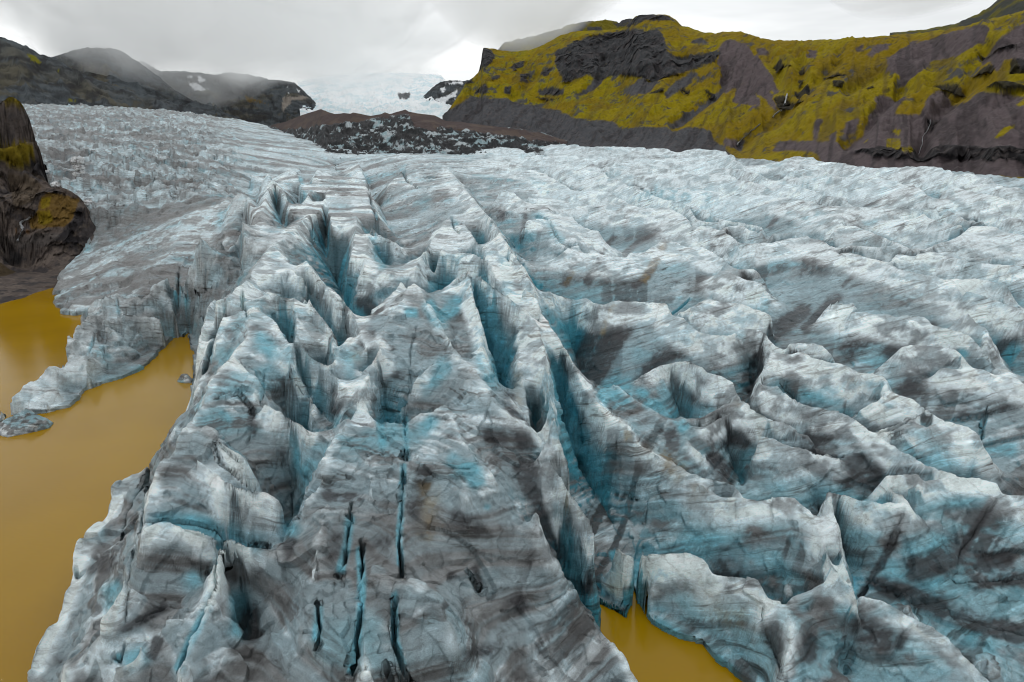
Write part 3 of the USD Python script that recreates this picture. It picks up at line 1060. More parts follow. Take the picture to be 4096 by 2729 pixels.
H = np.where(lake, H, H - gentle * np.maximum(0, H - 1.2 - .42 * d_lake))
# narrow fractures cut into it
pu_, pv_ = project(XX, YY, H)
cut = (.35 + .65 * smooth(.25, .5, fbm3(XX / 7, YY / 7, H / 7, 2))) * look_up(stroke_mask(FRACTURES, size=(2560, 1706), blur=.9, soft=.15), pu_ + 5 * (fbm3(XX / 1.5, YY / 1.5, H / 1.5, 2) - .5) * 90 / RG, pv_)
H = np.where(lake, H, np.maximum(H - .9 * cut, .8))
# the rock bank at the left margin lies over low ice
bank_edge = np.interp(RG, [290, 330, 370, 385, 405, 420, 435, 480, 495], [-.60, -.604, -.590, -.578, -.548, -.555, -.578, -.58, -.59])
under = smooth(-.005, .012, bank_edge - TT) * smooth(500, 485, RG) * smooth(285, 300, RG)
H = H + under * np.minimum(0, np.interp(RG, [290, 340, 400, 430, 470, 500], [-6, -5, -2, 10, 18, 30]) - H)
shore = np.clip(ndimage.distance_transform_edt(~lake) / 6, 0, 1)
P = np.stack([XX, YY, H], -1)
N = grid_normals(P)
X, Y, Z = P[..., 0], P[..., 1], P[..., 2]
pix = np.clip(RG / 90, .7, 6)
slab = smooth(-.03, .12, TT)
strata = Z + (3.0 - 1.2 * slab) * (fbm3(X / 11, Y / 11, Z / 9, 3) - .5) + (.12 - .42 * slab) * X + (.30 + .02 * slab) * Y
wx_, wy_, wz_ = (1.6 * (fbm3(X / 5 + s_, Y / 5, Z / 5, 2) - .5) for s_ in (0, 20, 40))
fa = facets(.8 * along + wx_, 1.3 * across + wy_, Z + wz_, 6.5, 3, .22, .7, RG < 420)
fb_ = facets(X + wx_ * .5, Y + wy_ * .5, Z + wz_ * .5, 1.9, 4, .24, .8, RG < 170)
fc = facets(.7 * along + 3 * wx_, 1.5 * across + 3 * wy_, Z * 1.0, 17, 5, .20, .5, RG > 200)
relief = HARM - ndimage.gaussian_filter(HARM, 14)
crest_w = smooth(.3, 2.0, relief)
disp = .38 * fa * smooth(420, 250, RG) * (1 - .5 * smooth(-.03, .12, TT) * smooth(100, 180, RG)) + .5 * fb_ * smooth(170, 100, RG) + .22 * fc * smooth(200, 330, RG) + .30 * (fbm3(X / 3.4, Y / 3.4, Z / 1.6, 5, .55) - .5) + .34 * (noise1(strata / .9) - .5) + .16 * (noise1(strata / .35 + 50) - .5)
disp = disp * np.where(lake, 0, 1) * (1 - .55 * crest_w)
P = P + N * disp[..., None]
P[..., 2] = np.where(lake, np.minimum(P[..., 2], -1.5), P[..., 2])
N = grid_normals(P)
X, Y, Z = P[..., 0], P[..., 1], P[..., 2]

# ---------------------------------------------------------------- ice colours: crust, bare ice, dirt, painted crest highlights and flank shade
U, V = project(X, Y, Z)
wob_u = U + 13 * (fbm3(X / 5, Y / 5, Z / 5, 3) - .5) * np.clip(90 / RG, .15, 1.2)
wob_v = V + 13 * (fbm3(X / 5 + 9, Y / 5, Z / 5, 3) - .5) * np.clip(90 / RG, .15, 1.2)
DARK, BLUE, OCHRE = (look_up(stroke_mask(STROKES[k]), wob_u, wob_v) for k in ("dark", "blue", "ochre"))
up = N[..., 2]
right_w = smooth(-.05, .12, TT)
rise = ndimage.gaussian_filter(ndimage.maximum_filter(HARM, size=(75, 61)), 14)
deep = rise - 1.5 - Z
big = fbm3(X / 22, Y / 22, Z / 14, 4)
fine = fbm3(X / 1.1, Y / 1.1, Z / .7, 4, .6)
med = fbm3(X / 5, Y / 5, Z / 2.5, 4, .6)
fol = 110 * np.arctan2(X + 16, np.maximum(Y - 28, 12)) + 2.6 * (fbm3(X / 26, Y / 26, Z / 20, 4) - .5) + .10 * Z
fol_patch = smooth(.36, .56, fbm3(fol / 14 + 5, Y / 45, Z / 30, 3))
band = .45 * noise1(fol / 4.0) + .35 * noise1(fol / 1.3 + 77) + .2 * noise1(fol / .45 + 7)
layer = .45 * noise1(strata / 1.9 + 13) + .35 * noise1(strata / .55 + 3) + .2 * noise1(strata / .2 + 29)
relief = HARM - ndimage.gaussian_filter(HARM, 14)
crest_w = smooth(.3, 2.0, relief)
col = np.empty(P.shape, np.float32)
col[:] = (.31, .385, .415)
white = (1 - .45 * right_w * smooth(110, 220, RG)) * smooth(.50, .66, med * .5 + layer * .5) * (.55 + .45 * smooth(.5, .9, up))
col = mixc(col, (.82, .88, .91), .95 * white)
tealish = smooth(.45, .62, big) * smooth(.40, .62, fbm3(X / 8 + 70, Y / 8, Z / 3, 3))
col = mixc(col, (.20, .46, .54), .7 * tealish)
brown = (1 - .2 * smooth(-.05, .12, TT) * smooth(110, 220, RG)) * smooth(.42, .60, fbm3(X / 12 + 30, Y / 12, Z / 5, 4, .55)) * (.35 + .65 * smooth(.35, .7, layer))
col = mixc(col, (.165, .147, .140), .8 * brown)
dirt_lines = smooth(.56, .72, layer + .25 * (fine - .5)) * smooth(.38, .56, fbm3(X / 6 + 11, Y / 6, Z / 6, 3))
col = mixc(col, (.08, .074, .072), .8 * dirt_lines)
fb = smooth(.525, .62, band + .22 * (fine - .5)) * right_w * (.15 + .85 * fol_patch)
col = mixc(col, (.055, .052, .053), .88 * fb)
low = smooth(4, 15, deep + 5 * (med - .5)) * slab * smooth(110, 170, RG) * smooth(560, 400, RG)  # occlusion shade, with some dirt, painted into the lower slab flanks
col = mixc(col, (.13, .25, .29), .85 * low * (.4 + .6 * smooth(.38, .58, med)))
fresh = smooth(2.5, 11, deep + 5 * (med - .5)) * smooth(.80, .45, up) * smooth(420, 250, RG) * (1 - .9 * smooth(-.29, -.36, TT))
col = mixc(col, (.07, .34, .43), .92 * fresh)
col = mixc(col, (.35, .47, .515), .6 * right_w * smooth(110, 200, RG) * smooth(650, 420, RG) * smooth(.42, .58, fbm3(X / 30, Y / 30, Z / 20 + 9, 3)))
bare = np.clip(BLUE * (.65 + 1.0 * smooth(.3, .62, .55 * med + .45 * layer)), 0, 1)
col = mixc(col, (.15, .43, .52), .85 * bare)
near_r = smooth(.16, .30, TT) * smooth(135, 100, RG)
col = mixc(col, (.25, .52, .60), .5 * near_r * smooth(.38, .56, med))
sed = smooth(.54, .64, .6 * noise1(strata / 1.5 + 211) + .4 * noise1(strata / .42 + 37) + .12 * (fine - .5)) * (.55 * slab + .25) * smooth(260, 150, RG)
col = mixc(col, (.085, .078, .076), .8 * sed * smooth(.36, .52, fbm3(X / 9 + 50, Y / 9, Z / 9, 3)))
dk = np.clip(DARK * 1.7 * (.5 + .85 * smooth(.36, .62, .5 * fine + .3 * layer + .2 * band)), 0, 1)
col = mixc(col, (.045, .043, .046), .88 * dk)
oc = np.clip(OCHRE * (.4 + .9 * smooth(.4, .6, fine)), 0, 1)
col = mixc(col, (.22, .135, .03), .75 * oc)
col = mixc(col, (.90, .95, .97), .85 * crest_w * (.3 + .7 * smooth(.4, .56, med)))  # crest edges painted white as highlights, over the pale scoured crust
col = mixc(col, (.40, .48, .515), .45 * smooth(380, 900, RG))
flow = fbm3((X + .2 * Y) / 110, (Y - .15 * X) / 11, 0 * X + 2, 4, .6)
col = mixc(col, (.17, .155, .15), .75 * smooth(.48, .60, flow) * smooth(170, 300, RG) * (.25 + .75 * left_w))
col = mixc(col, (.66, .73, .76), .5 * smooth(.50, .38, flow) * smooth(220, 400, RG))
col = mixc(col, (.16, .15, .145), .8 * rough_left * smooth(.44, .58, med))

ice = usdkit.material(stage, "/World/Looks/glacier_ice", {
    "tint": ("attribute", {"attribute": "tint"}),
    "geo": ("geometry", {}),
    "map": ("mapping", {"scale": (1.0, 1.0, 1.6)}),
    "beds": ("attribute", {"attribute": "beds"}),
    "bedz": ("vector_math", {"math_type": "multiply", "vector2": (0.0, 0.0, 1.2)}),
    "lay": ("vector_math", {"math_type": "multiply_add", "vector2": (.12, .12, 0.0)}),
    "pn": ("noise_texture", {"scale": .075, "detail": 4, "roughness": .6}),
    "pr": ("map_range", {"from_min": .38, "from_max": .62, "to_min": .15, "to_max": .95, "clamp": True}),
    "fol": ("mapping", {"mapping_type": "texture", "rotation": (0.0, 0.0, -.37), "scale": (.75, 16.0, 7.0)}),
    "n": ("noise_texture", {"scale": .9, "detail": 10, "roughness": 0.74, "distortion": 0.4}),
    "nl": ("noise_texture", {"scale": 1.0, "detail": 7, "roughness": 0.62, "distortion": .6}),
    "nf": ("noise_texture", {"scale": 1.0, "detail": 6, "roughness": 0.6, "distortion": .35}),
    "n2": ("noise_texture", {"scale": 9.0, "detail": 6, "roughness": 0.75}),
    "v": ("voronoi_texture", {"feature": "distance_to_edge", "scale": .16, "detail": 2.0, "roughness": .6}),
    "wv": ("vector_math", {"math_type": "multiply_add", "vector2": (2.4, 2.4, 2.4)}),
    "r": ("rgb_ramp", {"ramp": [(0.28, (.42, .39, .37)), (0.43, (.92, .91, .90)), (0.56, (1.08, 1.08, 1.08)), (0.72, (1.5, 1.52, 1.53))]}),
    "rl": ("rgb_ramp", {"ramp": [(0.30, (.16, .145, .14)), (0.385, (.45, .42, .40)), (0.44, (.95, .95, .95)), (0.56, (1.05, 1.06, 1.06)), (0.66, (1.6, 1.62, 1.64))]}),
    "rf": ("rgb_ramp", {"ramp": [(0.30, (.30, .28, .27)), (0.40, (.80, .79, .78)), (0.5, (1, 1, 1)), (0.68, (1.25, 1.26, 1.27))]}),
    "r2": ("rgb_ramp", {"ramp": [(0.30, (.55, .54, .53)), (0.5, (1, 1, 1)), (0.7, (1.18, 1.18, 1.18))]}),
    "rv": ("rgb_ramp", {"ramp": [(0.0, (.30, .27, .26)), (0.012, (.55, .52, .50)), (0.03, (1, 1, 1)), (1, (1, 1, 1))]}),
    "mul": ("mix_color", {"blend_type": "multiply", "fac": .85, "use_clamp": False}),
    "mull": ("mix_color", {"blend_type": "multiply", "use_clamp": False}),
    "mulf": ("mix_color", {"blend_type": "multiply", "fac": .08, "use_clamp": False}),
    "mulv": ("mix_color", {"blend_type": "multiply", "fac": .35, "use_clamp": False}),
    "mul2": ("mix_color", {"blend_type": "multiply", "fac": .8, "use_clamp": False}),
    "add": ("math", {"math_type": "multiply_add", "value2": 2.2}),
    "add2": ("math", {"math_type": "multiply_add", "value2": 1.2}),
    "b": ("bump", {"strength": 0.9, "distance": 0.2}),
    "p": ("principled_bsdf", {"roughness": .45, "specular_ior_level": .3}),
}, [("geo.position", "map.vector"), ("beds.vector", "bedz.vector1"), ("geo.position", "lay.vector1"), ("bedz.vector", "lay.vector3"), ("geo.position", "fol.vector"), ("map.vector", "n.vector"), ("map.vector", "n2.vector"), ("lay.vector", "nl.vector"), ("geo.position", "pn.vector"), ("pn.fac", "pr.value"), ("pr.result", "mull.fac"), ("fol.vector", "nf.vector"),
    ("n.color", "wv.vector1"), ("geo.position", "wv.vector3"), ("wv.vector", "v.vector"),
    ("n.fac", "r.fac"), ("n2.fac", "r2.fac"), ("nl.fac", "rl.fac"), ("nf.fac", "rf.fac"), ("v.distance", "rv.fac"),
    ("tint.color", "mul.a"), ("r.color", "mul.b"), ("mul.result", "mull.a"), ("rl.color", "mull.b"), ("mull.result", "mulf.a"), ("rf.color", "mulf.b"),
    ("mulf.result", "mulv.a"), ("rv.color", "mulv.b"), ("mulv.result", "mul2.a"), ("r2.color", "mul2.b"), ("mul2.result", "p.base_color"),
    ("n.fac", "add.value1"), ("n2.fac", "add.value3"), ("nl.fac", "add2.value1"), ("add.value", "add2.value3"), ("add2.value", "b.height"), ("b.normal", "p.normal")], surface="p.BSDF")

# ---------------------------------------------------------------- the ice as ridges between crevasses
mark = np.zeros((NR, NT), np.int32)
RIDGE_FAR = 430
n_marks = 1
for k, th, lr, z in crest_cells:
    if k < 0 or len(th) < 30:
        continue
    j = np.round((th - TH[0]) / (TH[1] - TH[0])).astype(int)
    i = np.round(np.interp(lr, LR, np.arange(NR))).astype(int)
    ok = (j >= 0) & (j < NT) & (i >= 0) & (i < NR)
    mark[i[ok], j[ok]] = n_marks
    n_marks += 1
mark[RG > RIDGE_FAR] = 0
mark[(RG > RIDGE_FAR + 60)] = n_marks
cost = np.clip((HARM.max() - HARM) / (HARM.max() - HARM.min()) * 60000, 0, 60000).astype(np.uint16)
owner = ndimage.watershed_ift(cost, mark)
quads = grid_faces(NR, NT)
qu, qv = U.ravel()[quads].mean(1), V.ravel()[quads].mean(1)
zmax = Z.ravel()[quads].max(1)
keep = (zmax > -1.0) & (qu > -800) & (qu < 4096 + 1900) & (qv < 2729 + 900)
qo = owner.ravel()[quads[:, 0]]
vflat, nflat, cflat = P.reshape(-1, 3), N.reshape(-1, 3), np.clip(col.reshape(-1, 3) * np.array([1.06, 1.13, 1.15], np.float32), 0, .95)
beds = np.stack([fol, 0 * fol, strata], -1).reshape(-1, 3)
glacier = group_prim("glacier")
tag(glacier, "broad blue grey glacier tongue split into crevassed ice fins, streaked with dirt", "glacier", kind="structure")
for o in np.unique(qo[keep]):
    pick = keep & (qo == o)
    if pick.sum() < 60:
        continue
    used, f = sub_mesh(quads, pick)
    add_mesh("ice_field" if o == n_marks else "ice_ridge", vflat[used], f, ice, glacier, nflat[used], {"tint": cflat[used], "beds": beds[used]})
# ---------------------------------------------------------------- mountains
MOSS = (.235, .183, .003)
MOSS_DRY = (.205, .143, .004)
MOSS_FRESH = (.22, .20, .004)
ROCK = (.075, .076, .082)
ROCK_PURPLE = (.105, .083, .086)
ROCK_DARK = (.016, .016, .017)
land_mat = vertex_material("mountain_slope", rough=.9, bump=.7, scale=.16, spec=.15, grain=.55, dark=(.45, .45, .45))
far_mat = vertex_material("far_mountain", rough=.95, bump=.5, scale=.05, spec=.1, grain=.35)
snow_mat = vertex_material("old_snow", rough=.6, bump=.5, scale=.06, spec=.2, grain=.3, dark=(.8, .85, .9))


def massif(sky, base, foot, rows=220, cols=420, prof=((0, 0), (1, 1)), relief=10, gully=55, seed=0, jag=2.0, back=260):
    """A mountain flank: sky (u, v, range) is its crest line, base (u, range) and foot (u, height) its lower edge. Returns the grid, its shape and t up the slope."""
    sky = np.array(sky, float)
    th_s, m_s = ray(sky[:, 0], sky[:, 1])
    o = np.argsort(th_s)
    th = np.linspace(th_s.min(), th_s.max(), cols)
    m = np.interp(th, th_s[o], m_s[o])
    rt = np.interp(th, th_s[o], sky[o, 2])
    u_of = np.interp(th, th_s[o], sky[o, 0])
    zt = CAM_H + m * rt
    rb = np.interp(u_of, *np.array(base, float).T)
    zb = np.interp(u_of, *np.array(foot, float).T)
    t = np.linspace(0, 1.12, rows)[:, None]
    tc = np.minimum(t, 1)
    p = np.array(prof, float)
    wv = .10 * (fbm3(th * rt.mean() / 180, np.zeros(cols) + seed, np.zeros(cols), 3) - .5)[None]
    f = np.interp(np.clip(tc + wv * tc * (1 - tc) * 4, 0, 1), p[:, 0], p[:, 1])
    r = rb + (rt - rb) * tc + np.maximum(t - 1, 0) / .12 * back
    z = zb + (zt - zb) * f - (np.maximum(t - 1, 0) / .12) ** 1.3 * back * .5
    T, R = np.broadcast_to(th, r.shape), r
    x, y = R * np.sin(T), R * np.cos(T)
    lat = T * rt.mean()
    env = np.clip(tc * 6, 0, 1) * np.clip((1 - tc) * 7, .0, 1)
    warpv = 30 * (fbm3(x / 110, y / 110, z / 110 + seed, 3) - .5)
    g = ridged3((lat + .35 * (z - zb) + warpv) / gully, z / (gully * 5), np.zeros_like(z) + seed + .5, 4, .5) - .4
    c = fbm3(x / 30, y / 30, z / 18 + seed, 5, .55) - .5
    g2 = ridged3((lat + .6 * (z - zb) + 2 * warpv) / (gully * 2.7), z / (gully * 9), np.zeros_like(z) + seed + 7.5, 3, .5) - .4
    z = z + env * relief * (1.0 * g + .9 * c + 1.3 * g2) + jag * (fbm3(x / 16, y / 16, z / 30 + 5, 4, .6) - .5) * np.clip(tc * 5, 0, 1)
    return np.stack([x, y, z], -1), tc


def push(P_, amount):
    """Moves the surface along the ground towards or away from the valley."""
    th = np.arctan2(P_[..., 0], P_[..., 1])
    P_[..., 0] += amount * np.sin(th)
    P_[..., 1] += amount * np.cos(th)


def put_land(name, P_, c_, mat, label, category="mountain", parent=None, kind="structure", keep_=None):
    q = grid_faces(*P_.shape[:2])
    if keep_ is not None:
        q = q[keep_.ravel()[q].all(1)]
    n = grid_normals(P_)
    used, f = sub_mesh(q, np.ones(len(q), bool))
    m = add_mesh(name, P_.reshape(-1, 3)[used], f, mat, parent, n.reshape(-1, 3)[used], {"tint": np.clip(c_.reshape(-1, 3)[used], 0, 1)})
    if parent is None:
        tag(m, label, category, kind=kind)
    return m


def sheet_line(sheet, text, ranges):
    u, v = on_sheet(sheet, pts(text))
    return list(zip(u, v, np.interp(np.linspace(0, 1, len(u)), np.linspace(0, 1, len(ranges)), ranges)))


# the green mountain on the right
front_sky = sheet_line("M1", "-60,905 0,850 60,760 120,660 170,620 220,570 243,500 247,450 258,380 300,378 370,390 480,402 620,395 740,350 860,282 960,248 1100,240 1250,238 1370,222 1400,190 1450,132 1480,125 1560,122 1650,115 1720,125 1780,160 1815,198 1900,225 2000,255 2080,262 2150,250 2280,248", [1650, 1900, 1950, 1950, 1900, 1850, 1800, 1700]) + \
    sheet_line("M2", "120,250 200,275 280,300 380,318 550,322 700,315 900,310 1100,300 1300,280 1500,260 1700,240 1900,200 2100,150 2250,110 2354,75 2800,-20", [1700, 1560, 1420, 1300, 1180, 1060, 980])
PG, tG = massif(front_sky, [(1700, 1520), (2100, 1400), (2600, 1150), (3100, 880), (3600, 700), (4096, 570), (4500, 540)],
                [(1700, 30), (2600, 40), (3400, 38), (4096, 22), (4500, 20)], rows=430, cols=620,
                prof=((0, 0), (.25, .22), (.5, .44), (.60, .60), (.72, .72), (1, 1)), relief=26, gully=85, seed=2, jag=5, back=300)
UG, VG = project(PG[..., 0], PG[..., 1], PG[..., 2])
wu = UG + 34 * (fbm3(PG[..., 0] / 45, PG[..., 1] / 45, PG[..., 2] / 30, 4) - .5)
wv_ = VG + 26 * (fbm3(PG[..., 0] / 45 + 31, PG[..., 1] / 45, PG[..., 2] / 30, 4) - .5)
GREY1 = ["-100,850 0,850 160,770 350,770 450,770 560,820 640,830 780,860 900,890 980,930 1100,955 1280,965 1340,1010 1460,1000 1500,992 1700,1000 1780,990 2000,1005 2055,1040 2075,1100 2140,1145 2230,1240 -100,1240",
         "1190,480 1230,560 1200,620 1130,680 1000,760 980,760 1080,660 1150,590", "1370,540 1390,540 1300,640 1255,650", "1530,620 1640,600 1560,700 1450,745 1380,750 1400,700",
         "1900,560 1940,580 1850,680 1780,760 1680,800 1700,720 1800,620", "1900,330 1980,295 2040,350 1960,360", "2180,560 2150,680 2090,745 1960,855 1860,930 1740,980 1730,960 1840,890 1940,820 2060,735 2130,660 2150,560",
         "2200,1100 2290,1080 2340,1040 2300,1140 2150,1150"]
CLIFF1 = ["820,420 960,340 1120,290 1300,250 1450,240 1640,250 1680,320 1700,400 1760,430 1900,440 2050,410 2140,400 2100,460 2050,510 1920,540 1850,570 1700,605 1590,600 1530,600 1360,610 1240,590 1150,590 1050,600 950,640 880,640 850,560 830,500",
          "1380,210 1450,130 1650,115 1800,190 1810,200 1720,170 1560,165 1480,200 1400,230", "258,380 330,400 350,470 280,530 220,570 245,480", "120,660 180,620 165,660", "200,700 290,660 310,710 200,740",
          "500,510 590,480 560,520 480,550", "440,690 490,680 480,730 440,730", "700,690 880,680 880,740 720,740", "560,590 620,580 600,640 540,640", "720,560 800,540 790,600 740,600", "330,600 400,590 380,630 330,640"]
PURPLE1 = ["2140,330 2250,320 2354,370 2354,600 2200,640 2130,620 2140,520 2100,480", "2250,700 2354,650 2354,820 2260,800"]
PURPLE2 = ["0,330 80,320 200,380 250,440 320,540 400,610 430,680 400,740 320,690 380,790 430,850 370,840 250,720 160,640 60,700 0,740", "100,690 160,650 240,720 270,830 200,850 60,790",
           "260,380 320,380 350,420 280,440", "650,400 730,410 710,450 680,450", "1030,380 1090,350 1080,400 1030,420", "1130,410 1200,350 1270,350 1280,400 1200,420 1150,470 1100,440",
           "1380,390 1480,340 1620,310 1750,260 1900,220 2060,190 2080,230 2040,330 1920,380 1820,450 1640,480 1560,560 1440,640 1400,640 1380,570 1260,560 1290,480",
           "2150,330 2354,170 2900,100 2900,560 2354,560 2300,480 2200,480 2140,560 2080,460 2060,400",
           "1220,760 1350,730 1420,760 1350,880 1350,900 1550,900 1600,800 1650,730 1750,730 1880,780 1870,830 2000,740 2200,740 2354,760 2900,760 2900,1400 850,1400 700,1180 720,1130 860,1130 940,1130 1080,1000 1140,890 1160,830",
           "700,1120 740,950 780,950 730,1100", "930,1060 960,980 1060,930 1020,1010", "800,1100 860,1060 850,1130", "480,1130 860,1130 860,1200 380,1200", "20,1100 110,1080 130,1120 60,1160 0,1150"]
BLACK2 = ["370,480 450,480 520,515 420,515", "580,500 640,490 640,520 600,520", "590,580 620,570 620,640 595,640", "395,770 480,750 600,740 610,790 540,830 430,820", "780,570 880,560 960,590 800,600",
          "850,640 930,650 920,670 850,670", "1110,680 1160,660 1170,690 1120,700", "1640,680 1800,640 1880,640 1900,690 1700,690", "2050,700 2150,640 2310,690 2500,740 2150,720", "1950,540 2110,510 2090,560 1970,580",
          "2260,480 2500,470 2500,590 2240,580", "1950,390 2100,380 2310,365 2300,400 2130,395", "1360,1150 1500,1160 1700,1160 2354,1180 2900,1190 2900,1290 1200,1240 1000,1190", "560,670 680,660 680,740 600,730", "1600,900 1700,860 1640,940"]
MOSSY2 = ["1270,1110 1370,1110 1370,1170 1270,1170", "1310,1030 1370,1030 1350,1070", "2130,1110 2200,1030 2290,980 2280,1010 2170,1100", "1080,1140 1140,1090 1130,1120", "1400,1160 1480,1160 1480,1200 1400,1200", "2300,820 2354,760 2500,800 2330,850"]
BLACK1 = ["1110,280 1300,255 1420,262 1380,290 1200,300", "1360,580 1500,590 1590,600 1580,612 1360,615", "1640,590 1860,560 1850,580 1660,605", "1830,690 1900,720 1890,740 1830,710", "1560,715 1680,690 1670,715 1570,735", "2000,700 2100,700 2090,730 2010,715", "600,735 740,775 860,765 740,785",
          "900,620 960,625 940,640 880,640", "1010,440 1040,470 1030,540 1005,490"]
GULLIES = """
M2 40 1|600,420 605,640 560,720 480,860 400,960 270,990 100,1150
M1 34 1|2180,560 2080,740 1850,920 1740,990
M2 34 1|1420,650 1370,710 1230,830 1080,1010 930,1140
M2 40 1|1950,650 1700,860 1600,980 1540,1220
M2 30 .8|350,420 430,560 420,700
M2 30 .8|900,470 760,600 660,720
M2 30 .8|1250,560 1080,640 930,720
M2 34 .8|2100,330 2040,430 1920,560
M1 30 .8|1210,440 1220,560 1110,680 1000,770
M1 30 .8|1640,440 1620,600 1500,720
M1 26 .7|700,560 600,660 480,780
"""
grey = look_up(area_mask("M1", GREY1), wu, wv_)
cliff = look_up(area_mask("M1", CLIFF1), wu, wv_)
purple = np.maximum(look_up(area_mask("M1", PURPLE1), wu, wv_), look_up(area_mask("M2", PURPLE2), wu, wv_)) * (wu > 2880)
purple = np.maximum(purple, look_up(area_mask("M1", PURPLE1), wu, wv_))
black = np.maximum(look_up(area_mask("M2", BLACK2, blur=.9), wu, wv_) * (wu > 2880), look_up(area_mask("M1", BLACK1, blur=.9), wu, wv_))
mossy = look_up(area_mask("M2", MOSSY2), wu, wv_) * (wu > 2880)
xg, yg, zg = PG[..., 0], PG[..., 1], PG[..., 2]
# rock stands in ledges and clefts, scree in ribs
cl = np.clip(cliff + black, 0, 1)
gul = look_up(stroke_mask(GULLIES, soft=.35), UG, VG)
PG[..., 2] -= 13 * gul
push(PG, 8 * gul)
push(PG, -cl * 26 * (ridged3(xg / 34, yg / 34, zg / 60, 4, .55) - .35) - black * 4)
PG[..., 2] += cl * 9 * (noise1((zg + 14 * (fbm3(xg / 50, yg / 50, zg / 50, 3) - .5)) / 13) - .5)
PG[..., 2] += np.clip(grey + purple, 0, 1) * 3.5 * (ridged3((xg - .5 * yg) / 17, zg / 70, 0 * zg, 3) - .4)
NG = grid_normals(PG)
m1 = fbm3(xg / 24, yg / 24, zg / 12, 5, .6)
m2 = fbm3(xg / 7, yg / 7, zg / 5, 4, .6)
cg = np.empty(PG.shape, np.float32)
cg[:] = MOSS
cg = mixc(cg, MOSS_DRY, smooth(.42, .6, fbm3(xg / 90, yg / 90, zg / 60, 3)))
cg = mixc(cg, MOSS_FRESH, .8 * smooth(.50, .62, m1) * smooth(2900, 2300, UG))
cg = mixc(cg, (.06, .05, .018), .75 * smooth(.55, .66, m2 * .55 + m1 * .45))
cg = mixc(cg, (.10, .072, .02), .6 * smooth(.1, .35, ridged3((xg - .5 * yg + 8 * (m1 - .5)) / 26, zg / 120, 0 * zg + 14, 4) - .4))
thin = smooth(.60, .70, m1) * smooth(.90, .72, NG[..., 2])
cg = mixc(cg, ROCK, thin * .9)
ribs = ridged3((xg - .5 * yg + 8 * (m1 - .5)) / 19, zg / 95, 0 * zg + 4, 4) - .4
wild = .75 * (m1 - .5) + .35 * (m2 - .5) + .35 * ribs
cg = mixc(cg, ROCK, smooth(.20, .76, grey + wild))
cg = mixc(cg, ROCK_PURPLE, smooth(.18, .78, purple + wild))
cg = mixc(cg, (.05, .051, .054), smooth(.28, .68, cliff + 1.2 * wild))
cg = mixc(cg, ROCK_DARK, .9 * smooth(.36, .62, black + 1.1 * wild))
cg = mixc(cg, MOSS, smooth(.35, .6, mossy + wild))
rocky = np.clip(smooth(.35, .6, grey) + smooth(.35, .6, purple) + smooth(.35, .6, cliff), 0, 1)
cg = mixc(cg, (.035, .03, .032), .55 * rocky * smooth(.55, .68, ridged3((xg - .5 * yg) / 15, zg / 60, 0 * zg + 4, 3)))
cg = mixc(cg, (.12, .10, .095), .4 * rocky * smooth(.58, .68, m2))
put_land("green_mountain", PG, cg, land_mat, "long moss green mountain with dark cliffs and grey scree right of the glacier")

# its cloud covered crags behind, and a dark summit at the right
crag_sky = sheet_line("M1", "330,420 380,385 400,360 430,325 460,330 500,308 620,290 760,250 860,225 960,190 1060,168 1130,165 1180,160 1240,152 1330,172 1360,155 1400,145 1450,140 1520,150", [2150, 2200, 2200])
PB, tB = massif(crag_sky, [(1900, 1900), (2700, 1850)], [(1900, 120), (2700, 170)], rows=120, cols=220, relief=12, gully=40, seed=9, jag=10, back=200)
xb, yb, zb_ = PB[..., 0], PB[..., 1], PB[..., 2]
cb = np.empty(PB.shape, np.float32)
cb[:] = (.135, .112, .006)
cb = mixc(cb, (.05, .05, .053), smooth(.45, .58, fbm3(xb / 40, yb / 40, zb_ / 22, 4)))
put_land("cloudy_crags", PB, cb, land_mat, "mossy crags whose top fades into low cloud above the green mountain")
dark_sky = [(3560, 130, 2300), (3700, 118, 2300), (3820, 95, 2300), (3900, 60, 2350), (3960, 25, 2400), (4010, -20, 2400), (4100, -90, 2400), (4300, -150, 2400)]
PD, tD = massif(dark_sky, [(3500, 1700), (4400, 1700)], [(3500, 150), (4400, 150)], rows=90, cols=120, relief=14, gully=60, seed=5, jag=6, back=250)
cd = np.empty(PD.shape, np.float32)
cd[:] = (.055, .058, .05)
cd = mixc(cd, (.11, .10, .02), smooth(.48, .6, fbm3(PD[..., 0] / 50, PD[..., 1] / 50, PD[..., 2] / 40, 4)))
put_land("dark_summit", PD, cd, far_mat, "dark summit half hidden in cloud at the far right")

# the grey ridges on the left
FAR_HAZY = (.082, .094, .102)  # rock grey shifted bluish: distance haze painted into the colour


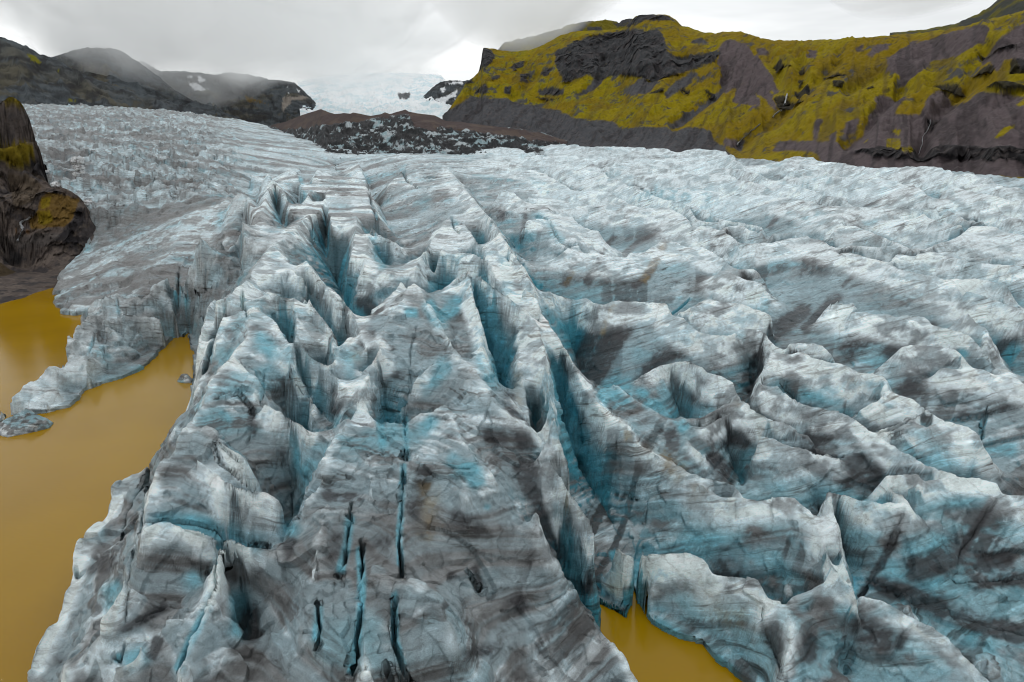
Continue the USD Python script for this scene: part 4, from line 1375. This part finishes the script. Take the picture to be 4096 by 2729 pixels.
def far_ridge(name, sky, base, foot, label, seed, rock=FAR_HAZY, moss=.5, relief=48, cols=220, rows=150, patch=None, prof=((0, 0), (.5, .42), (1, 1))):
    Pf, tf = massif(sky, base, foot, rows=rows, cols=cols, relief=relief, gully=120, seed=seed, jag=14, back=400, prof=prof)
    x, y, z = Pf[..., 0], Pf[..., 1], Pf[..., 2]
    uf, vf = project(x, y, z)
    c_ = np.empty(Pf.shape, np.float32)
    c_[:] = rock
    f1 = fbm3(x / 130, y / 130, z / 60, 5, .6)
    c_ = mixc(c_, (.11, .085, .035), moss * smooth(.47, .6, f1) * smooth(1.0, .6, tf))
    c_ = mixc(c_, (.028, .028, .03), .7 * smooth(.55, .68, ridged3((x + .4 * y) / 90, z / 60, 0 * z + seed, 4)))
    c_ = mixc(c_, (.03, .03, .032), .6 * smooth(.5, .62, fbm3(x / 40, y / 40, z / 9 + seed, 4)))
    if patch:
        for kind, sheet, polys, cc in patch:
            mk = look_up(area_mask(sheet, polys, blur=.8), uf + 14 * (fbm3(x / 40, y / 40, z / 40, 3) - .5), vf + 14 * (fbm3(x / 40 + 9, y / 40, z / 40, 3) - .5))
            c_ = mixc(c_, cc, smooth(.35, .6, mk + .3 * (fbm3(x / 25, y / 25, z / 12, 3) - .5)))
    return put_land(name, Pf, c_, far_mat, label)


SNOW = (.72, .74, .76)
far_ridge("grey_ridge", [(-700, 120, 2600), (-300, 60, 2600), (-80, 130, 2550), (0, 152, 2500), (50, 160, 2500), (110, 185, 2500), (170, 222, 2520), (230, 240, 2560), (300, 285, 2600), (420, 330, 2700), (600, 390, 2700), (760, 430, 2700), (860, 445, 2700)],
          [(-700, 1800), (400, 1900), (900, 2300)], [(-700, 90), (300, 70), (900, 60)], "nearest grey brown mountain ridge at the far left with a mossy streak", 3,
          patch=[("m", "A", ["180,370 230,370 280,430 270,440 220,415", "450,660 520,690 480,690", "380,470 410,485 400,492"], (.16, .15, .015))])
far_ridge("cloud_capped_mountain", [(40, 330, 3100), (140, 270, 3100), (210, 230, 3100), (280, 205, 3100), (380, 190, 3100), (480, 200, 3100), (530, 232, 3100), (590, 275, 3100), (640, 310, 3080), (690, 355, 3050), (760, 400, 3000), (850, 440, 3000), (960, 470, 3000)],
          [(0, 2200), (1000, 2400)], [(0, 60), (1000, 60)], "grey mountain with cloud over its summit, second from the left", 12)
far_ridge("snow_flecked_mountain", [(560, 240, 4000), (640, 285, 4000), (740, 285, 4000), (860, 300, 4000), (925, 290, 4000), (1000, 300, 4000), (1080, 318, 4000), (1160, 328, 4000), (1215, 365, 3950), (1255, 410, 3850), (1300, 500, 3700)],
          [(500, 2700), (1400, 3000)], [(500, 60), (1400, 60)], "grey mountain with small snow patches left of the icefall", 21,
          patch=[("s", "A", ["1270,560 1340,570 1390,610 1370,625 1300,605", "1330,515 1370,530 1380,555 1350,545", "1230,495 1300,520 1290,528", "1715,520 1760,548 1740,540", "1395,592 1420,602 1400,606", "2000,600 2030,620 2010,630", "1935,580 1945,590 1938,592", "1940,620 1955,632 1942,632"], SNOW),
                 ("t", "A", ["1910,660 1990,650 2080,655 2070,670 1990,675 1940,690 1960,700 1930,725 1915,760 1900,740 1905,700"], (.26, .23, .20)),
                 ("o", "A", ["1590,605 1640,640 1700,670 1860,725 1780,705 1680,680"], (.13, .09, .03))])
far_ridge("streaked_ridge", [(1560, 450, 3600), (1650, 425, 3700), (1690, 390, 3800), (1730, 350, 3900), (1760, 330, 3900), (1800, 322, 3900), (1850, 325, 3900), (1920, 320, 3900), (2050, 330, 3900)],
          [(1500, 3000), (2100, 2700)], [(1500, 60), (2100, 60)], "grey mountain shoulder with bright snow streaks right of the icefall", 30,
          patch=[("s", "B", ["1310,225 1420,215 1440,240 1340,235", "1260,330 1330,320 1400,270 1380,310 1310,350 1330,365 1270,385 1290,360 1240,340", "1290,265 1330,255 1300,285", "1380,330 1400,340 1370,345"], SNOW)])

# the icefall between them
fall_sky = [(1190, 330, 5200), (1260, 310, 5200), (1400, 295, 5200), (1600, 290, 5200), (1760, 300, 5000), (1800, 340, 4300), (1840, 420, 4000)]
PI_, tI = massif(fall_sky, [(1150, 2600), (1900, 2600)], [(1150, 62), (1900, 62)], rows=150, cols=240, relief=22, gully=110, seed=17, jag=14, back=300)
xi, yi, zi = PI_[..., 0], PI_[..., 1], PI_[..., 2]
ui, vi = project(xi, yi, zi)
PI_[..., 2] += 16 * (ridged3(xi / 60, yi / 60, zi / 22, 4, .6) - .4) * np.clip((1 - tI) * 5, 0, 1)
ci = np.empty(PI_.shape, np.float32)
ci[:] = (.86, .89, .90)
ci = mixc(ci, (.50, .70, .76), .6 * smooth(.5, .62, fbm3(xi / 60, yi / 60, zi / 25, 4, .6)))
nun = look_up(area_mask("B", ["1000,300 1040,292 1080,300 1075,325 1050,342 1010,335"], blur=.7), ui, vi)
ci = mixc(ci, (.08, .085, .09), smooth(.3, .6, nun))
put_land("icefall", PI_, ci, snow_mat, "white icefall tumbling down from the cloud at the valley head", "icefall")

# debris covered ice mound in the middle of the glacier
mound_sky = sheet_line("P4", "20,258 40,250 90,230 180,210 330,150 400,128 460,110 520,135 570,150 640,140 690,145 710,135 850,165 930,150 960,135 1000,150 1060,130 1120,113 1150,130 1230,145 1350,160 1440,205 1550,210 1700,230 1900,255 2000,260 2200,295 2330,345 2400,352", [1250, 1120, 960, 890, 880, 870, 870, 860, 850, 840, 830])
PM, tM = massif(mound_sky, [(1050, 1150), (1150, 900), (1300, 660), (1700, 640), (2000, 660), (2250, 700)], [(1050, 40), (1300, 30), (1700, 32), (2250, 40)], rows=210, cols=520, relief=3, gully=30, seed=33, jag=1.2, back=120,
                prof=((0, 0), (.5, .40), (.8, .72), (1, 1)))
xm, ym, zm = PM[..., 0], PM[..., 1], PM[..., 2]
um, vm = project(xm, ym, zm)
deb = look_up(area_mask("P4", ["60,250 90,225 330,140 460,100 570,140 710,125 850,155 1000,140 1120,105 1350,150 1440,195 1600,205 2354,335 2400,390 2100,358 1800,312 1500,272 1400,250 1350,292 1280,285 1200,252 1160,170 1130,145 1040,165 950,185 850,192 700,212 500,240 300,270 150,278"]),
              um + 16 * (fbm3(xm / 12, ym / 12, zm / 8, 3) - .5), vm + 16 * (fbm3(xm / 12 + 8, ym / 12, zm / 8, 3) - .5))
spike = ridged3((xm + .3 * ym) / 13, ym / 20, zm / 26, 4, .6) - .4
PM[..., 2] += (1 - deb) * 9.0 * spike * np.clip((1 - tM) * 6, 0, 1) * np.clip(tM * 8, .3, 1)
push(PM, -(1 - deb) * 5 * spike)
cm = np.empty(PM.shape, np.float32)
cm[:] = (.40, .45, .47)
k1 = .55 * fbm3(xm / 17, ym / 17, zm / 12, 4, .6) + .45 * fbm3(xm / 5, ym / 5, zm / 9, 4, .6)
cm = mixc(cm, (.20, .36, .40), .5 * smooth(.5, .6, fbm3(xm / 10 + 4, ym / 10, zm / 6, 3)))
cm = mixc(cm, (.02, .018, .019), .95 * smooth(.395, .47, k1 + .07 * smooth(1750, 1300, um) - .12 * spike))
cm = mixc(cm, (.050, .032, .029), smooth(.30, .62, deb + .9 * (k1 - .5)))
cm = mixc(cm, (.09, .062, .042), .5 * smooth(.4, .7, deb) * smooth(.5, .6, fbm3(xm / 14, ym / 14, zm / 6, 3)))
put_land("moraine_mound", PM, cm, vertex_material("glacier_debris", rough=.8, bump=.6, scale=.5, grain=.5), "dark brown debris covered mound of ice pinnacles in the middle of the far glacier", "moraine", kind=None)
# ---------------------------------------------------------------- rock bank at the left margin
BANK = """
512 v|-300,120 -60,90 -20,70 30,60 90,35 150,60 190,130 230,190
500 v|230,190 262,230 300,320 322,400
472 v|-300,420 0,495 100,470 200,425 300,410
446 v|-300,560 0,605 100,640 180,675
444 v|300,560 250,640 220,680
432 v|180,675 280,730 400,785
418 v|-300,860 0,900 150,900 300,880 360,850
425 v|300,960 340,890 400,800 480,790
418 v|480,790 560,830 640,880 672,920
412 v|-300,1150 0,1185 130,1095 230,1050 300,965
404 v|240,1060 250,1140 480,1165
405 v|560,1070 640,1000 672,920
404 v|480,1165 560,1070
0 z|-300,1560 0,1515 60,1500 150,1485 250,1480 330,1500
1.5 z|0,1420 100,1440 280,1440
3 z|-300,1290 0,1250 200,1215 400,1200
2 z|-300,1360 0,1340 200,1345 420,1310
4 z|420,1235 520,1180 620,1200 720,1222
2.5 z|200,1310 300,1300 420,1290 560,1260
"""
nb_t, nb_r = 320, 760
thb = np.linspace(-.80, -.40, nb_t)
lrb = np.linspace(math.log(290), math.log(620), nb_r)
fixb = np.full((nb_r, nb_t), np.nan)
for line in BANK.strip().splitlines():
    (a_, mode), body = line.split("|")[0].split(), line.split("|")[1]
    u, v = on_sheet("P1", pts(body))
    q, t = dense(np.stack([u, v], 1), 1.0)
    th, m = ray(q[:, 0], q[:, 1])
    if mode == "v":
        r = np.full(len(th), float(a_))
        z = CAM_H + m * r
    else:
        z = np.full(len(th), float(a_))
        r = (z - CAM_H) / m
    j = np.round((th - thb[0]) / (thb[1] - thb[0])).astype(int)
    i = np.round((np.log(r) - lrb[0]) / (lrb[1] - lrb[0])).astype(int)
    ok = (j >= 0) & (j < nb_t) & (i >= 0) & (i < nb_r)
    fixb[i[ok], j[ok]] = z[ok]
TB, RB = np.meshgrid(thb, np.exp(lrb))
edge_t = np.interp(np.exp(lrb), [290, 330, 370, 385, 405, 420, 435, 480, 495, 620], [-.60, -.604, -.590, -.578, -.548, -.555, -.578, -.58, -.59, -.59])      # where the bank ends against the ice
dry = TB > edge_t[:, None]
outer = np.where(dry, 0, 1)
fixb[dry & ~np.isfinite(fixb)] = np.nan
low = np.interp(np.exp(lrb), [290, 330, 400, 430, 470, 620], [-6, -4, 4, 18, 26, 40])[:, None] * np.ones(nb_t)
fixb = np.where((TB > edge_t[:, None] + .02), low, fixb)
fixb[0] = -8
fixb[-1] = 30
kb = np.isfinite(fixb)
HB = np.where(kb, fixb, np.nanmean(fixb)).astype(np.float32)
for s_ in (12, 6, 3, 1):
    for _ in range(220 if s_ > 1 else 900):
        if s_ > 1:
            HB = ndimage.uniform_filter(HB, 2 * s_ + 1, mode="nearest")
        else:
            p = np.pad(HB, 1, mode="edge")
            HB = (p[1:-1, :-2] + p[1:-1, 2:] + p[:-2, 1:-1] + p[2:, 1:-1]) / 4
        HB[kb] = fixb[kb]
HB = ndimage.gaussian_filter(HB, .8)
xk, yk = RB * np.sin(TB), RB * np.cos(TB)
HB = HB + np.clip(HB / 12, .1, 1) * (5.0 * (ridged3(xk / 26, yk / 26, HB / 26 + 2, 4, .55) - .42) + 2.2 * (fbm3(xk / 5, yk / 5, HB / 5, 4, .6) - .5))
HB = np.where((RB > 352) & (TB < edge_t[:, None]), np.maximum(HB, 1.0), HB)
PK = np.stack([xk, yk, HB], -1)
amp_ = np.clip(HB / 14, .06, 1)
push(PK, amp_ * (1.0 * facets(xk, yk, HB, 12.0, 60, .34) + facets(xk, yk, HB, 5.0, 61, .36) + .9 * facets(xk, yk, HB, 2.4, 62, .36)) - 3.0 * (ridged3(xk / 12, yk / 12, HB / 14, 4, .6) - .4) * smooth(20, 50, HB))
xk, yk, zk = PK[..., 0], PK[..., 1], PK[..., 2]
uk, vk = project(xk, yk, zk)
uk2, vk2 = uk + 22 * (fbm3(xk / 9, yk / 9, zk / 9, 3) - .5), vk + 22 * (fbm3(xk / 9 + 7, yk / 9, zk / 9, 3) - .5)
ck = np.empty(PK.shape, np.float32)
ck[:] = (.085, .068, .060)
k1 = fbm3(xk / 7, yk / 7, zk / 7, 5, .6)
ck = mixc(ck, (.035, .032, .034), .8 * smooth(.5, .6, k1))
ck = mixc(ck, (.15, .12, .10), .5 * smooth(.52, .62, fbm3(xk / 3, yk / 3, zk / 3, 3)))


def bank_patch(polys, c_, w=1.0, ragged=.5):
    global ck
    mk = look_up(area_mask("P1", polys), uk2, vk2)
    ck = mixc(ck, c_, w * smooth(.35, .65, mk + ragged * (k1 - .5)))


bank_patch(["30,60 90,30 150,55 200,130 190,170 120,150 60,140 20,110", "0,500 80,480 200,440 300,540 230,600 250,680 180,660 0,610"], (.15, .11, .006), .95)
bank_patch(["0,60 30,70 40,200 200,240 320,400 200,420 0,490"], (.07, .060, .058), .5)
bank_patch(["330,880 380,850 640,900 560,1060 500,1120 260,1140 220,1080 290,1000"], (.13, .075, .012), .85, .9)
bank_patch(["330,900 400,880 380,960 320,980", "290,1000 370,990 420,1080 330,1110"], (.17, .12, .006), .9, .9)
bank_patch(["90,1140 150,1130 140,1165", "190,1150 250,1150 240,1175"], (.20, .09, .015), .8)
bank_patch(["60,700 200,720 330,800 250,930 120,960"], (.10, .07, .035), .4, .9)
bank_patch(["180,650 420,780 440,640 330,560", "650,960 570,1080 500,1160 430,1200 560,1180 680,1050", "420,1235 520,1175 720,1222 600,1250"], (.022, .020, .022), .9)
bank_patch(["30,1370 180,1350 160,1420 20,1410", "0,1300 120,1310 170,1350 60,1330"], (.02, .019, .02), .9)
bank_patch(["0,1190 480,1170 420,1260 200,1300 0,1290"], (.075, .068, .066), .6)
bank_patch(["0,1400 60,1430 130,1480 60,1500 0,1510"], (.05, .035, .015), .8)
bank_mat = vertex_material("bank_rock", rough=.9, bump=.8, scale=.7, spec=.15, grain=.6, dark=(.4, .4, .4))
put_land("rock_bank", PK, ck, bank_mat, "brown rock bank with ochre moss between the lake and the ice at far left", "rock bank",
         keep_=(zk > -3) & (TB < edge_t[:, None] + .018))

# ---------------------------------------------------------------- things found by a sight line
allP = np.concatenate([PG.reshape(-1, 3), PK.reshape(-1, 3), P[::2, ::2].reshape(-1, 3)])
pu, pv = project(allP[:, 0], allP[:, 1], allP[:, 2])
tree_land = cKDTree(np.stack([*project(*PG.reshape(-1, 3).T)], 1))
tree_bank = cKDTree(np.stack([*project(*PK.reshape(-1, 3).T)], 1))


def ground(tree, P_, u, v):
    """The nearest visible ground point to a place on the sheet."""
    d, i = tree.query([u, v], k=8)
    q = P_.reshape(-1, 3)[i]
    return q[np.argmin(np.hypot(q[:, 0], q[:, 1]) + 3 * d)]


def ribbon(line, width, lift=.3):
    """A shallow strip of water along a line of ground points, with thickness."""
    p = np.asarray(line, float)
    p = np.stack([ndimage.gaussian_filter1d(p[:, k], 1.0, mode="nearest") for k in range(3)], 1)
    view = p / np.linalg.norm(p, axis=1, keepdims=True)
    t = np.gradient(p, axis=0)
    side = np.cross(t, np.array([0, 0, 1.0]) + 0 * p)
    flat = np.linalg.norm(side, axis=1) < .3 * np.linalg.norm(t, axis=1)
    side[flat] = np.cross(view[flat], [0, 0, 1.0])
    side /= np.linalg.norm(side, axis=1, keepdims=True) + 1e-9
    w = np.asarray(width, float) * np.ones(len(p))
    w = w * (.55 + .9 * noise1(np.arange(len(p)) * .9 + p[0, 0]))
    out = -view * np.array([1, 1, 0]) * lift
    mid_ = p + out * 1.0 + np.array([0, 0, lift])
    v = np.stack([p - side * w[:, None], mid_ - side * w[:, None] * .5, mid_ + side * w[:, None] * .5, p + side * w[:, None]], 1)
    n = len(p)
    f = []
    for k in range(n - 1):
        for c in range(3):
            f.append((k * 4 + c, k * 4 + c + 1, k * 4 + c + 5, k * 4 + c + 4))
        f.append((k * 4 + 3, k * 4, k * 4 + 4, k * 4 + 7))
    return v.reshape(-1, 3), np.array(f)


water_white = usdkit.material(stage, "/World/Looks/falling_water", {
    "geo": ("geometry", {}), "n": ("noise_texture", {"scale": .8, "detail": 4}),
    "r": ("rgb_ramp", {"ramp": [(.35, (.12, .125, .13)), (.6, (.42, .44, .46))]}),
    "p": ("principled_bsdf", {"roughness": .4})}, [("geo.position", "n.vector"), ("n.fac", "r.fac"), ("r.color", "p.base_color")], surface="p.BSDF")


def trickle(name, tree, P_, sheet, text, width, label, category, lift):
    u, v = on_sheet(sheet, pts(text))
    q, t = dense(np.stack([u, v], 1), 5.0)
    line = np.array([ground(tree, P_, a, b) for a, b in q])
    v_, f_ = ribbon(line, width, lift)
    tag(add_mesh(name, v_, f_, water_white), label, category)


trickle("waterfall", tree_land, PG, "M2", "487,752 482,770 475,800 468,832", 1.5, "thin white waterfall dropping from a dark alcove in the green mountain", "waterfall", 3.0)
trickle("mountain_stream", tree_land, PG, "M2", "455,872 420,885 385,915 375,935", .8, "short upper stream reach just below the waterfall on the moss", "stream", 2.0)
trickle("mountain_stream", tree_land, PG, "M2", "275,975 250,1005 205,1040 150,1090 90,1150", .9, "white stream running down the moss to the glacier edge below the waterfall", "stream", 2.0)
trickle("rock_trickle", tree_land, PG, "M2", "1620,945 1590,1040 1550,1090 1555,1130 1535,1180 1528,1225", .28, "faint white trickle down the purple scree at the right", "stream", 1.2)
trickle("bank_stream", tree_bank, PK, "P1", "290,985 250,1025 210,1060 160,1095 185,1130 165,1165 130,1225", .7, "small grey stream over the rock bank above the lake", "stream", .5)

# pale boulders of old ice and snow on the bank
rs = np.random.default_rng(11)
import trimesh


def lump(radius, squash, seed, sub=2):
    m = trimesh.creation.icosphere(subdivisions=sub, radius=1.0)
    v = m.vertices * (1 + .55 * (fbm3(*(m.vertices.T * 1.7 + seed * 3.1 + 9), 3)[:, None] - .5) + .35 * (ridged3(*(m.vertices.T * 1.1 + seed), 2)[:, None] - .4))
    v[:, 2] *= squash
    return v * radius, m.faces


lump_mat = usdkit.material(stage, "/World/Looks/snow_lump", {
    "geo": ("geometry", {}), "n": ("noise_texture", {"scale": .9, "detail": 6}),
    "r": ("rgb_ramp", {"ramp": [(.38, (.22, .21, .21)), (.55, (.58, .60, .61))]}),
    "p": ("principled_bsdf", {"roughness": .7})}, [("geo.position", "n.vector"), ("n.fac", "r.fac"), ("r.color", "p.base_color")], surface="p.BSDF")
BLOCKS = [(440, 700, 2.4), (470, 715, 3.0), (500, 705, 2.2), (455, 735, 2.6), (490, 745, 3.2), (520, 735, 2.4), (430, 745, 2.2), (425, 780, 2.2), (440, 790, 2.0), (515, 765, 2.6), (485, 770, 2.4), (525, 795, 2.0), (405, 785, 1.8),
          (610, 600, 3.0), (620, 660, 2.6), (640, 690, 1.8), (600, 705, 1.6), (690, 940, 2.6), (375, 665, 1.8)]
for k, (a_, b_, r_) in enumerate(BLOCKS):
    u, v = on_sheet("P1", [(a_, b_)])
    g = ground(tree_bank, PK, u[0], v[0]) if a_ < 560 else at_range(u[0], v[0], 425.0)
    v_, f_ = lump(r_, .7, k)
    rank = 1 + sum(q[0] < a_ or (q[0] == a_ and q[1] < b_) for q in BLOCKS)
    nth = ["first", "second", "third", "fourth", "fifth", "sixth", "seventh", "eighth", "ninth", "tenth", "eleventh", "twelfth", "thirteenth", "fourteenth", "fifteenth", "sixteenth", "seventeenth", "eighteenth", "nineteenth"][rank - 1]
    tag(add_mesh("ice_boulder", v_ + g + [0, 0, .2 * r_], f_, lump_mat, normals=None), f"pale fallen ice block in the dark ravine, {nth} from the left of its row", "ice block", group="fallen ice blocks in the ravine left of the glacier")
u, v = on_sheet("P1", [(195, 1400)])
v_, f_ = lump(3.2, .75, 40, 3)
tag(add_mesh("ice_boulder", v_ + at_height(u[0], v[0], 1.6), f_, lump_mat), "lone pale ice boulder on the dark lake shore left of the glacier", "ice block")


# ---------------------------------------------------------------- floating ice
def floe(name, outline_pts, tops, label, seed):
    """outline_pts: (u, v, z) along the water line and the far edge; tops: (u, v, z) crest points."""
    w = np.array([at_height(a, b, c) for a, b, c in outline_pts])[:, :2]
    tp = np.array([at_height(a, b, c) for a, b, c in tops])
    lo_, hi_ = w.min(0) - .5, w.max(0) + .5
    step = max((hi_ - lo_).max() / 90, .12)
    gx, gy = np.meshgrid(np.arange(lo_[0], hi_[0], step), np.arange(lo_[1], hi_[1], step))
    ins = inside([tuple(q) for q in w], gx + .5 * (fbm3(gx, gy, 0 * gx + seed, 3) - .5), gy)
    d = ndimage.distance_transform_edt(ins) * step
    hz = np.full(gx.shape, 0.0)
    for q in tp:
        hz = np.maximum(hz, q[2] - .55 * np.hypot(gx - q[0], gy - q[1]))
    z = np.minimum(hz, d * 1.5) * (.8 + .5 * (ridged3(gx / 3, gy / 3, 0 * gx + seed, 3) - .3)) + .35 * np.minimum(d, 1)
    z = np.where(ins, z, -.8 - .4 * ndimage.distance_transform_edt(~ins) * step)
    P_ = np.stack([gx, gy, z], -1)
    c_ = np.empty(P_.shape, np.float32)
    c_[:] = (.34, .38, .40)
    e1 = fbm3(gx / 2, gy / 2, z + seed, 4, .6)
    c_ = mixc(c_, (.66, .71, .73), smooth(.48, .6, e1))
    c_ = mixc(c_, (.20, .38, .44), .7 * smooth(.5, .62, fbm3(gx / 3 + 5, gy / 3, z / 2, 3)))
    c_ = mixc(c_, (.10, .095, .09), .8 * smooth(.52, .62, fbm3(gx / 1.6 + 9, gy / 1.6, z + 4, 4)))
    q = grid_faces(*gx.shape)
    q = q[(z > -1.3).ravel()[q].all(1)]
    used, f = sub_mesh(q, np.ones(len(q), bool))
    tag(add_mesh(name, P_.reshape(-1, 3)[used], f, ice, None, grid_normals(P_).reshape(-1, 3)[used], {"tint": np.clip(c_.reshape(-1, 3)[used], 0, 1), "beds": np.stack([0 * gx, 0 * gx, z + .3 * gy + .2 * gx], -1).reshape(-1, 3)[used]}), label, "iceberg")


def sheet3(sheet, text):
    out = []
    for q in text.split():
        a = list(map(float, q.split(",")))
        u, v = on_sheet(sheet, [(a[0], a[1])])
        out.append((u[0], v[0], a[2]))
    return out


floe("iceberg", sheet3("P2", "-60,1440,0 0,1455,0 60,1472,0 160,1450,0 250,1432,0 395,1397,0 425,1352,0 415,1325,1 360,1308,1.2 270,1250,1.8 200,1250,1.8 80,1312,1.2 0,1378,.8 -60,1400,.5"),
     sheet3("P2", "40,1350,2 130,1290,3 215,1252,3.6 270,1255,3.2 350,1315,1.8 120,1400,1.2"), "low white blue iceberg afloat beside the tip of the ice tongue", 2)
floe("iceberg", sheet3("P2", "1392,1038,0 1440,1045,0 1500,1046,0 1510,1000,.6 1470,995,.6 1440,1000,.6 1432,962,1.8 1400,960,2 1388,1000,1"),
     sheet3("P2", "1405,962,3.2 1415,985,2.6 1470,1010,1.4 1500,1000,2.4"), "small hooked grey iceberg beside the ice wall in the inner bay", 6)

# ---------------------------------------------------------------- the lake
lake_mat = usdkit.material(stage, "/World/Looks/lake_water", {
    "geo": ("geometry", {}),
    "map": ("mapping", {"scale": (.55, 1.6, 1.0), "rotation": (0, 0, .35)}),
    "n": ("noise_texture", {"scale": .9, "detail": 5, "roughness": .6, "distortion": .4}),
    "n2": ("noise_texture", {"scale": .02, "detail": 3}),
    "r": ("rgb_ramp", {"ramp": [(.35, (.285, .158, .001)), (.65, (.35, .20, .0015))]}),
    "b": ("bump", {"strength": .2, "distance": .12}),
    "p": ("principled_bsdf", {"roughness": .10, "specular_ior_level": .32, "ior": 1.33}),
}, [("geo.position", "map.vector"), ("map.vector", "n.vector"), ("geo.position", "n2.vector"), ("n2.fac", "r.fac"), ("r.color", "p.base_color"), ("n.fac", "b.height"), ("b.normal", "p.normal")], surface="p.BSDF")
tag(add_mesh("lake_water", [(-1500, 20, 0), (60, 20, 0), (60, 420, 0), (-1500, 420, 0)], [(0, 1, 2, 3)], lake_mat), "opaque mustard yellow meltwater lake beside the ice", "water", kind="structure")
# ---------------------------------------------------------------- air: haze and the low cloud on the summits
HAZE = 1.0e-4
haze_mat = usdkit.material(stage, "/World/Looks/haze_air", {"v": ("principled_volume", {"color": (.93, .97, 1.0), "density": HAZE, "anisotropy": .2})}, volume="v.volume")
bx = np.array([(x, y, z) for z in (-30, 640) for y in (-400, 6200) for x in (-5200, 5200)], float)
tag(add_mesh("haze", bx, [(0, 1, 3, 2), (4, 6, 7, 5), (0, 4, 5, 1), (2, 3, 7, 6), (0, 2, 6, 4), (1, 5, 7, 3)], haze_mat), "thin even haze in the valley air", "haze", kind="stuff")


def fog(name, sheet, line, r_mid, depth, thick, density, label, seed):
    """A bank of fog hanging along a line: (u, v of its lower edge); it reaches THICK metres up."""
    u, v = on_sheet(sheet, pts(line))
    q, t = dense(np.stack([u, v], 1), 12.0)
    base = at_range(q[:, 0], q[:, 1], float(r_mid))
    n, k = len(q), 48
    V = []
    ang = np.arange(k) / k * 2 * np.pi
    for i in range(n):
        b = base[i]
        d = np.array([b[0], b[1], 0]) / np.hypot(b[0], b[1])
        endw = math.sqrt(max(0.0, 1 - abs(2 * i / (n - 1) - 1) ** 2))
        for a in ang:
            p = b + d * math.cos(a) * depth * endw + np.array([0, 0, thick * .5 * (1 + math.sin(a) * endw)])
            V.append(p)
    V = np.array(V)
    c = base[np.repeat(np.arange(n), k)] + [0, 0, thick * .5]
    s_ = 1
    V = c + (V - c) * (s_ + .9 * (fbm3(V[:, 0] / 420, V[:, 1] / 420, V[:, 2] / 260 + seed, 3, .45)[:, None] - .5))
    f = [(i * k + a, i * k + (a + 1) % k, (i + 1) * k + (a + 1) % k, (i + 1) * k + a) for i in range(n - 1) for a in range(k)]
    V = np.vstack([V, V[:k].mean(0), V[-k:].mean(0)])
    tri = []
    for a in f:
        tri += [(a[0], a[1], a[2]), (a[0], a[2], a[3])]
    tri += [(n * k, (a + 1) % k, a) for a in range(k)] + [(n * k + 1, (n - 1) * k + a, (n - 1) * k + (a + 1) % k) for a in range(k)]
    sv, sf, sn = meshkit.arrays((V, np.array(tri)), True)
    add_mesh_fog(name, sv, sf, sn, cloud_mat(density), label)


_cloud_mats = {}


def cloud_mat(alpha):
    if alpha not in _cloud_mats:
        _cloud_mats[alpha] = usdkit.material(stage, f"/World/Looks/cloud_{len(_cloud_mats)}", {
            "lw": ("layer_weight", {"blend": .45}),
            "f": ("math", {"math_type": "subtract", "value1": 1.0, "use_clamp": True}),
            "pw": ("math", {"math_type": "power", "value2": 3.0}),
            "al": ("math", {"math_type": "multiply", "value2": alpha, "use_clamp": True}),
            "d": ("diffuse_bsdf", {"color": (.97, .98, .98)}), "t": ("translucent_bsdf", {"color": (.97, .98, .98)}),
            "w": ("mix_closure", {"fac": .5}), "c": ("transparent_bsdf", {}), "m": ("mix_closure", {}),
        }, [("lw.facing", "f.value2"), ("f.value", "pw.value1"), ("pw.value", "al.value1"), ("d.BSDF", "w.closure1"), ("t.BSDF", "w.closure2"),
            ("al.value", "m.fac"), ("c.BSDF", "m.closure1"), ("w.closure", "m.closure2")], surface="m.closure")
    return _cloud_mats[alpha]


def add_mesh_fog(name, v, f, n, mat, label):
    tag(add_mesh(name, v, f, mat, None, n), label, "cloud", kind="stuff")


fog("low_cloud", "A", "-900,260 -300,280 0,320 200,380 400,480 550,500 700,490 900,500 1050,540 1300,570 1600,585 1900,620 2200,660 2400,690 2700,690 3000,640", 2900, 300, 800, .8, "grey white low cloud wrapped round the summits on the left", 1)
fog("low_cloud", "A", "-900,220 -300,240 0,280 300,430 550,460 700,460 900,485 1050,520 1300,540 1600,560 1900,600 2200,640 2500,680", 3500, 280, 800, .8, "paler upper layer of low cloud behind the summits on the left", 7)
fog("low_cloud", "M1", "-250,360 0,390 250,410 450,410 700,370 900,300 1100,230 1300,170 1600,60 1900,-60", 2040, 90, 400, .7, "pale low cloud over the crags of the green mountain", 2)
fog("low_cloud", "D", "480,150 600,195 680,215 740,232 820,240 900,240 960,232 1010,210 1060,180 1150,120", 3300, 300, 420, .7, "bright low cloud at the valley head over the icefall", 3)
fog("low_cloud", "D", "1880,60 2000,70 2100,66 2200,30 2300,-20 2400,-60 2600,-100", 2200, 60, 200, .45, "thin low cloud in front of the dark summit at far right", 4)
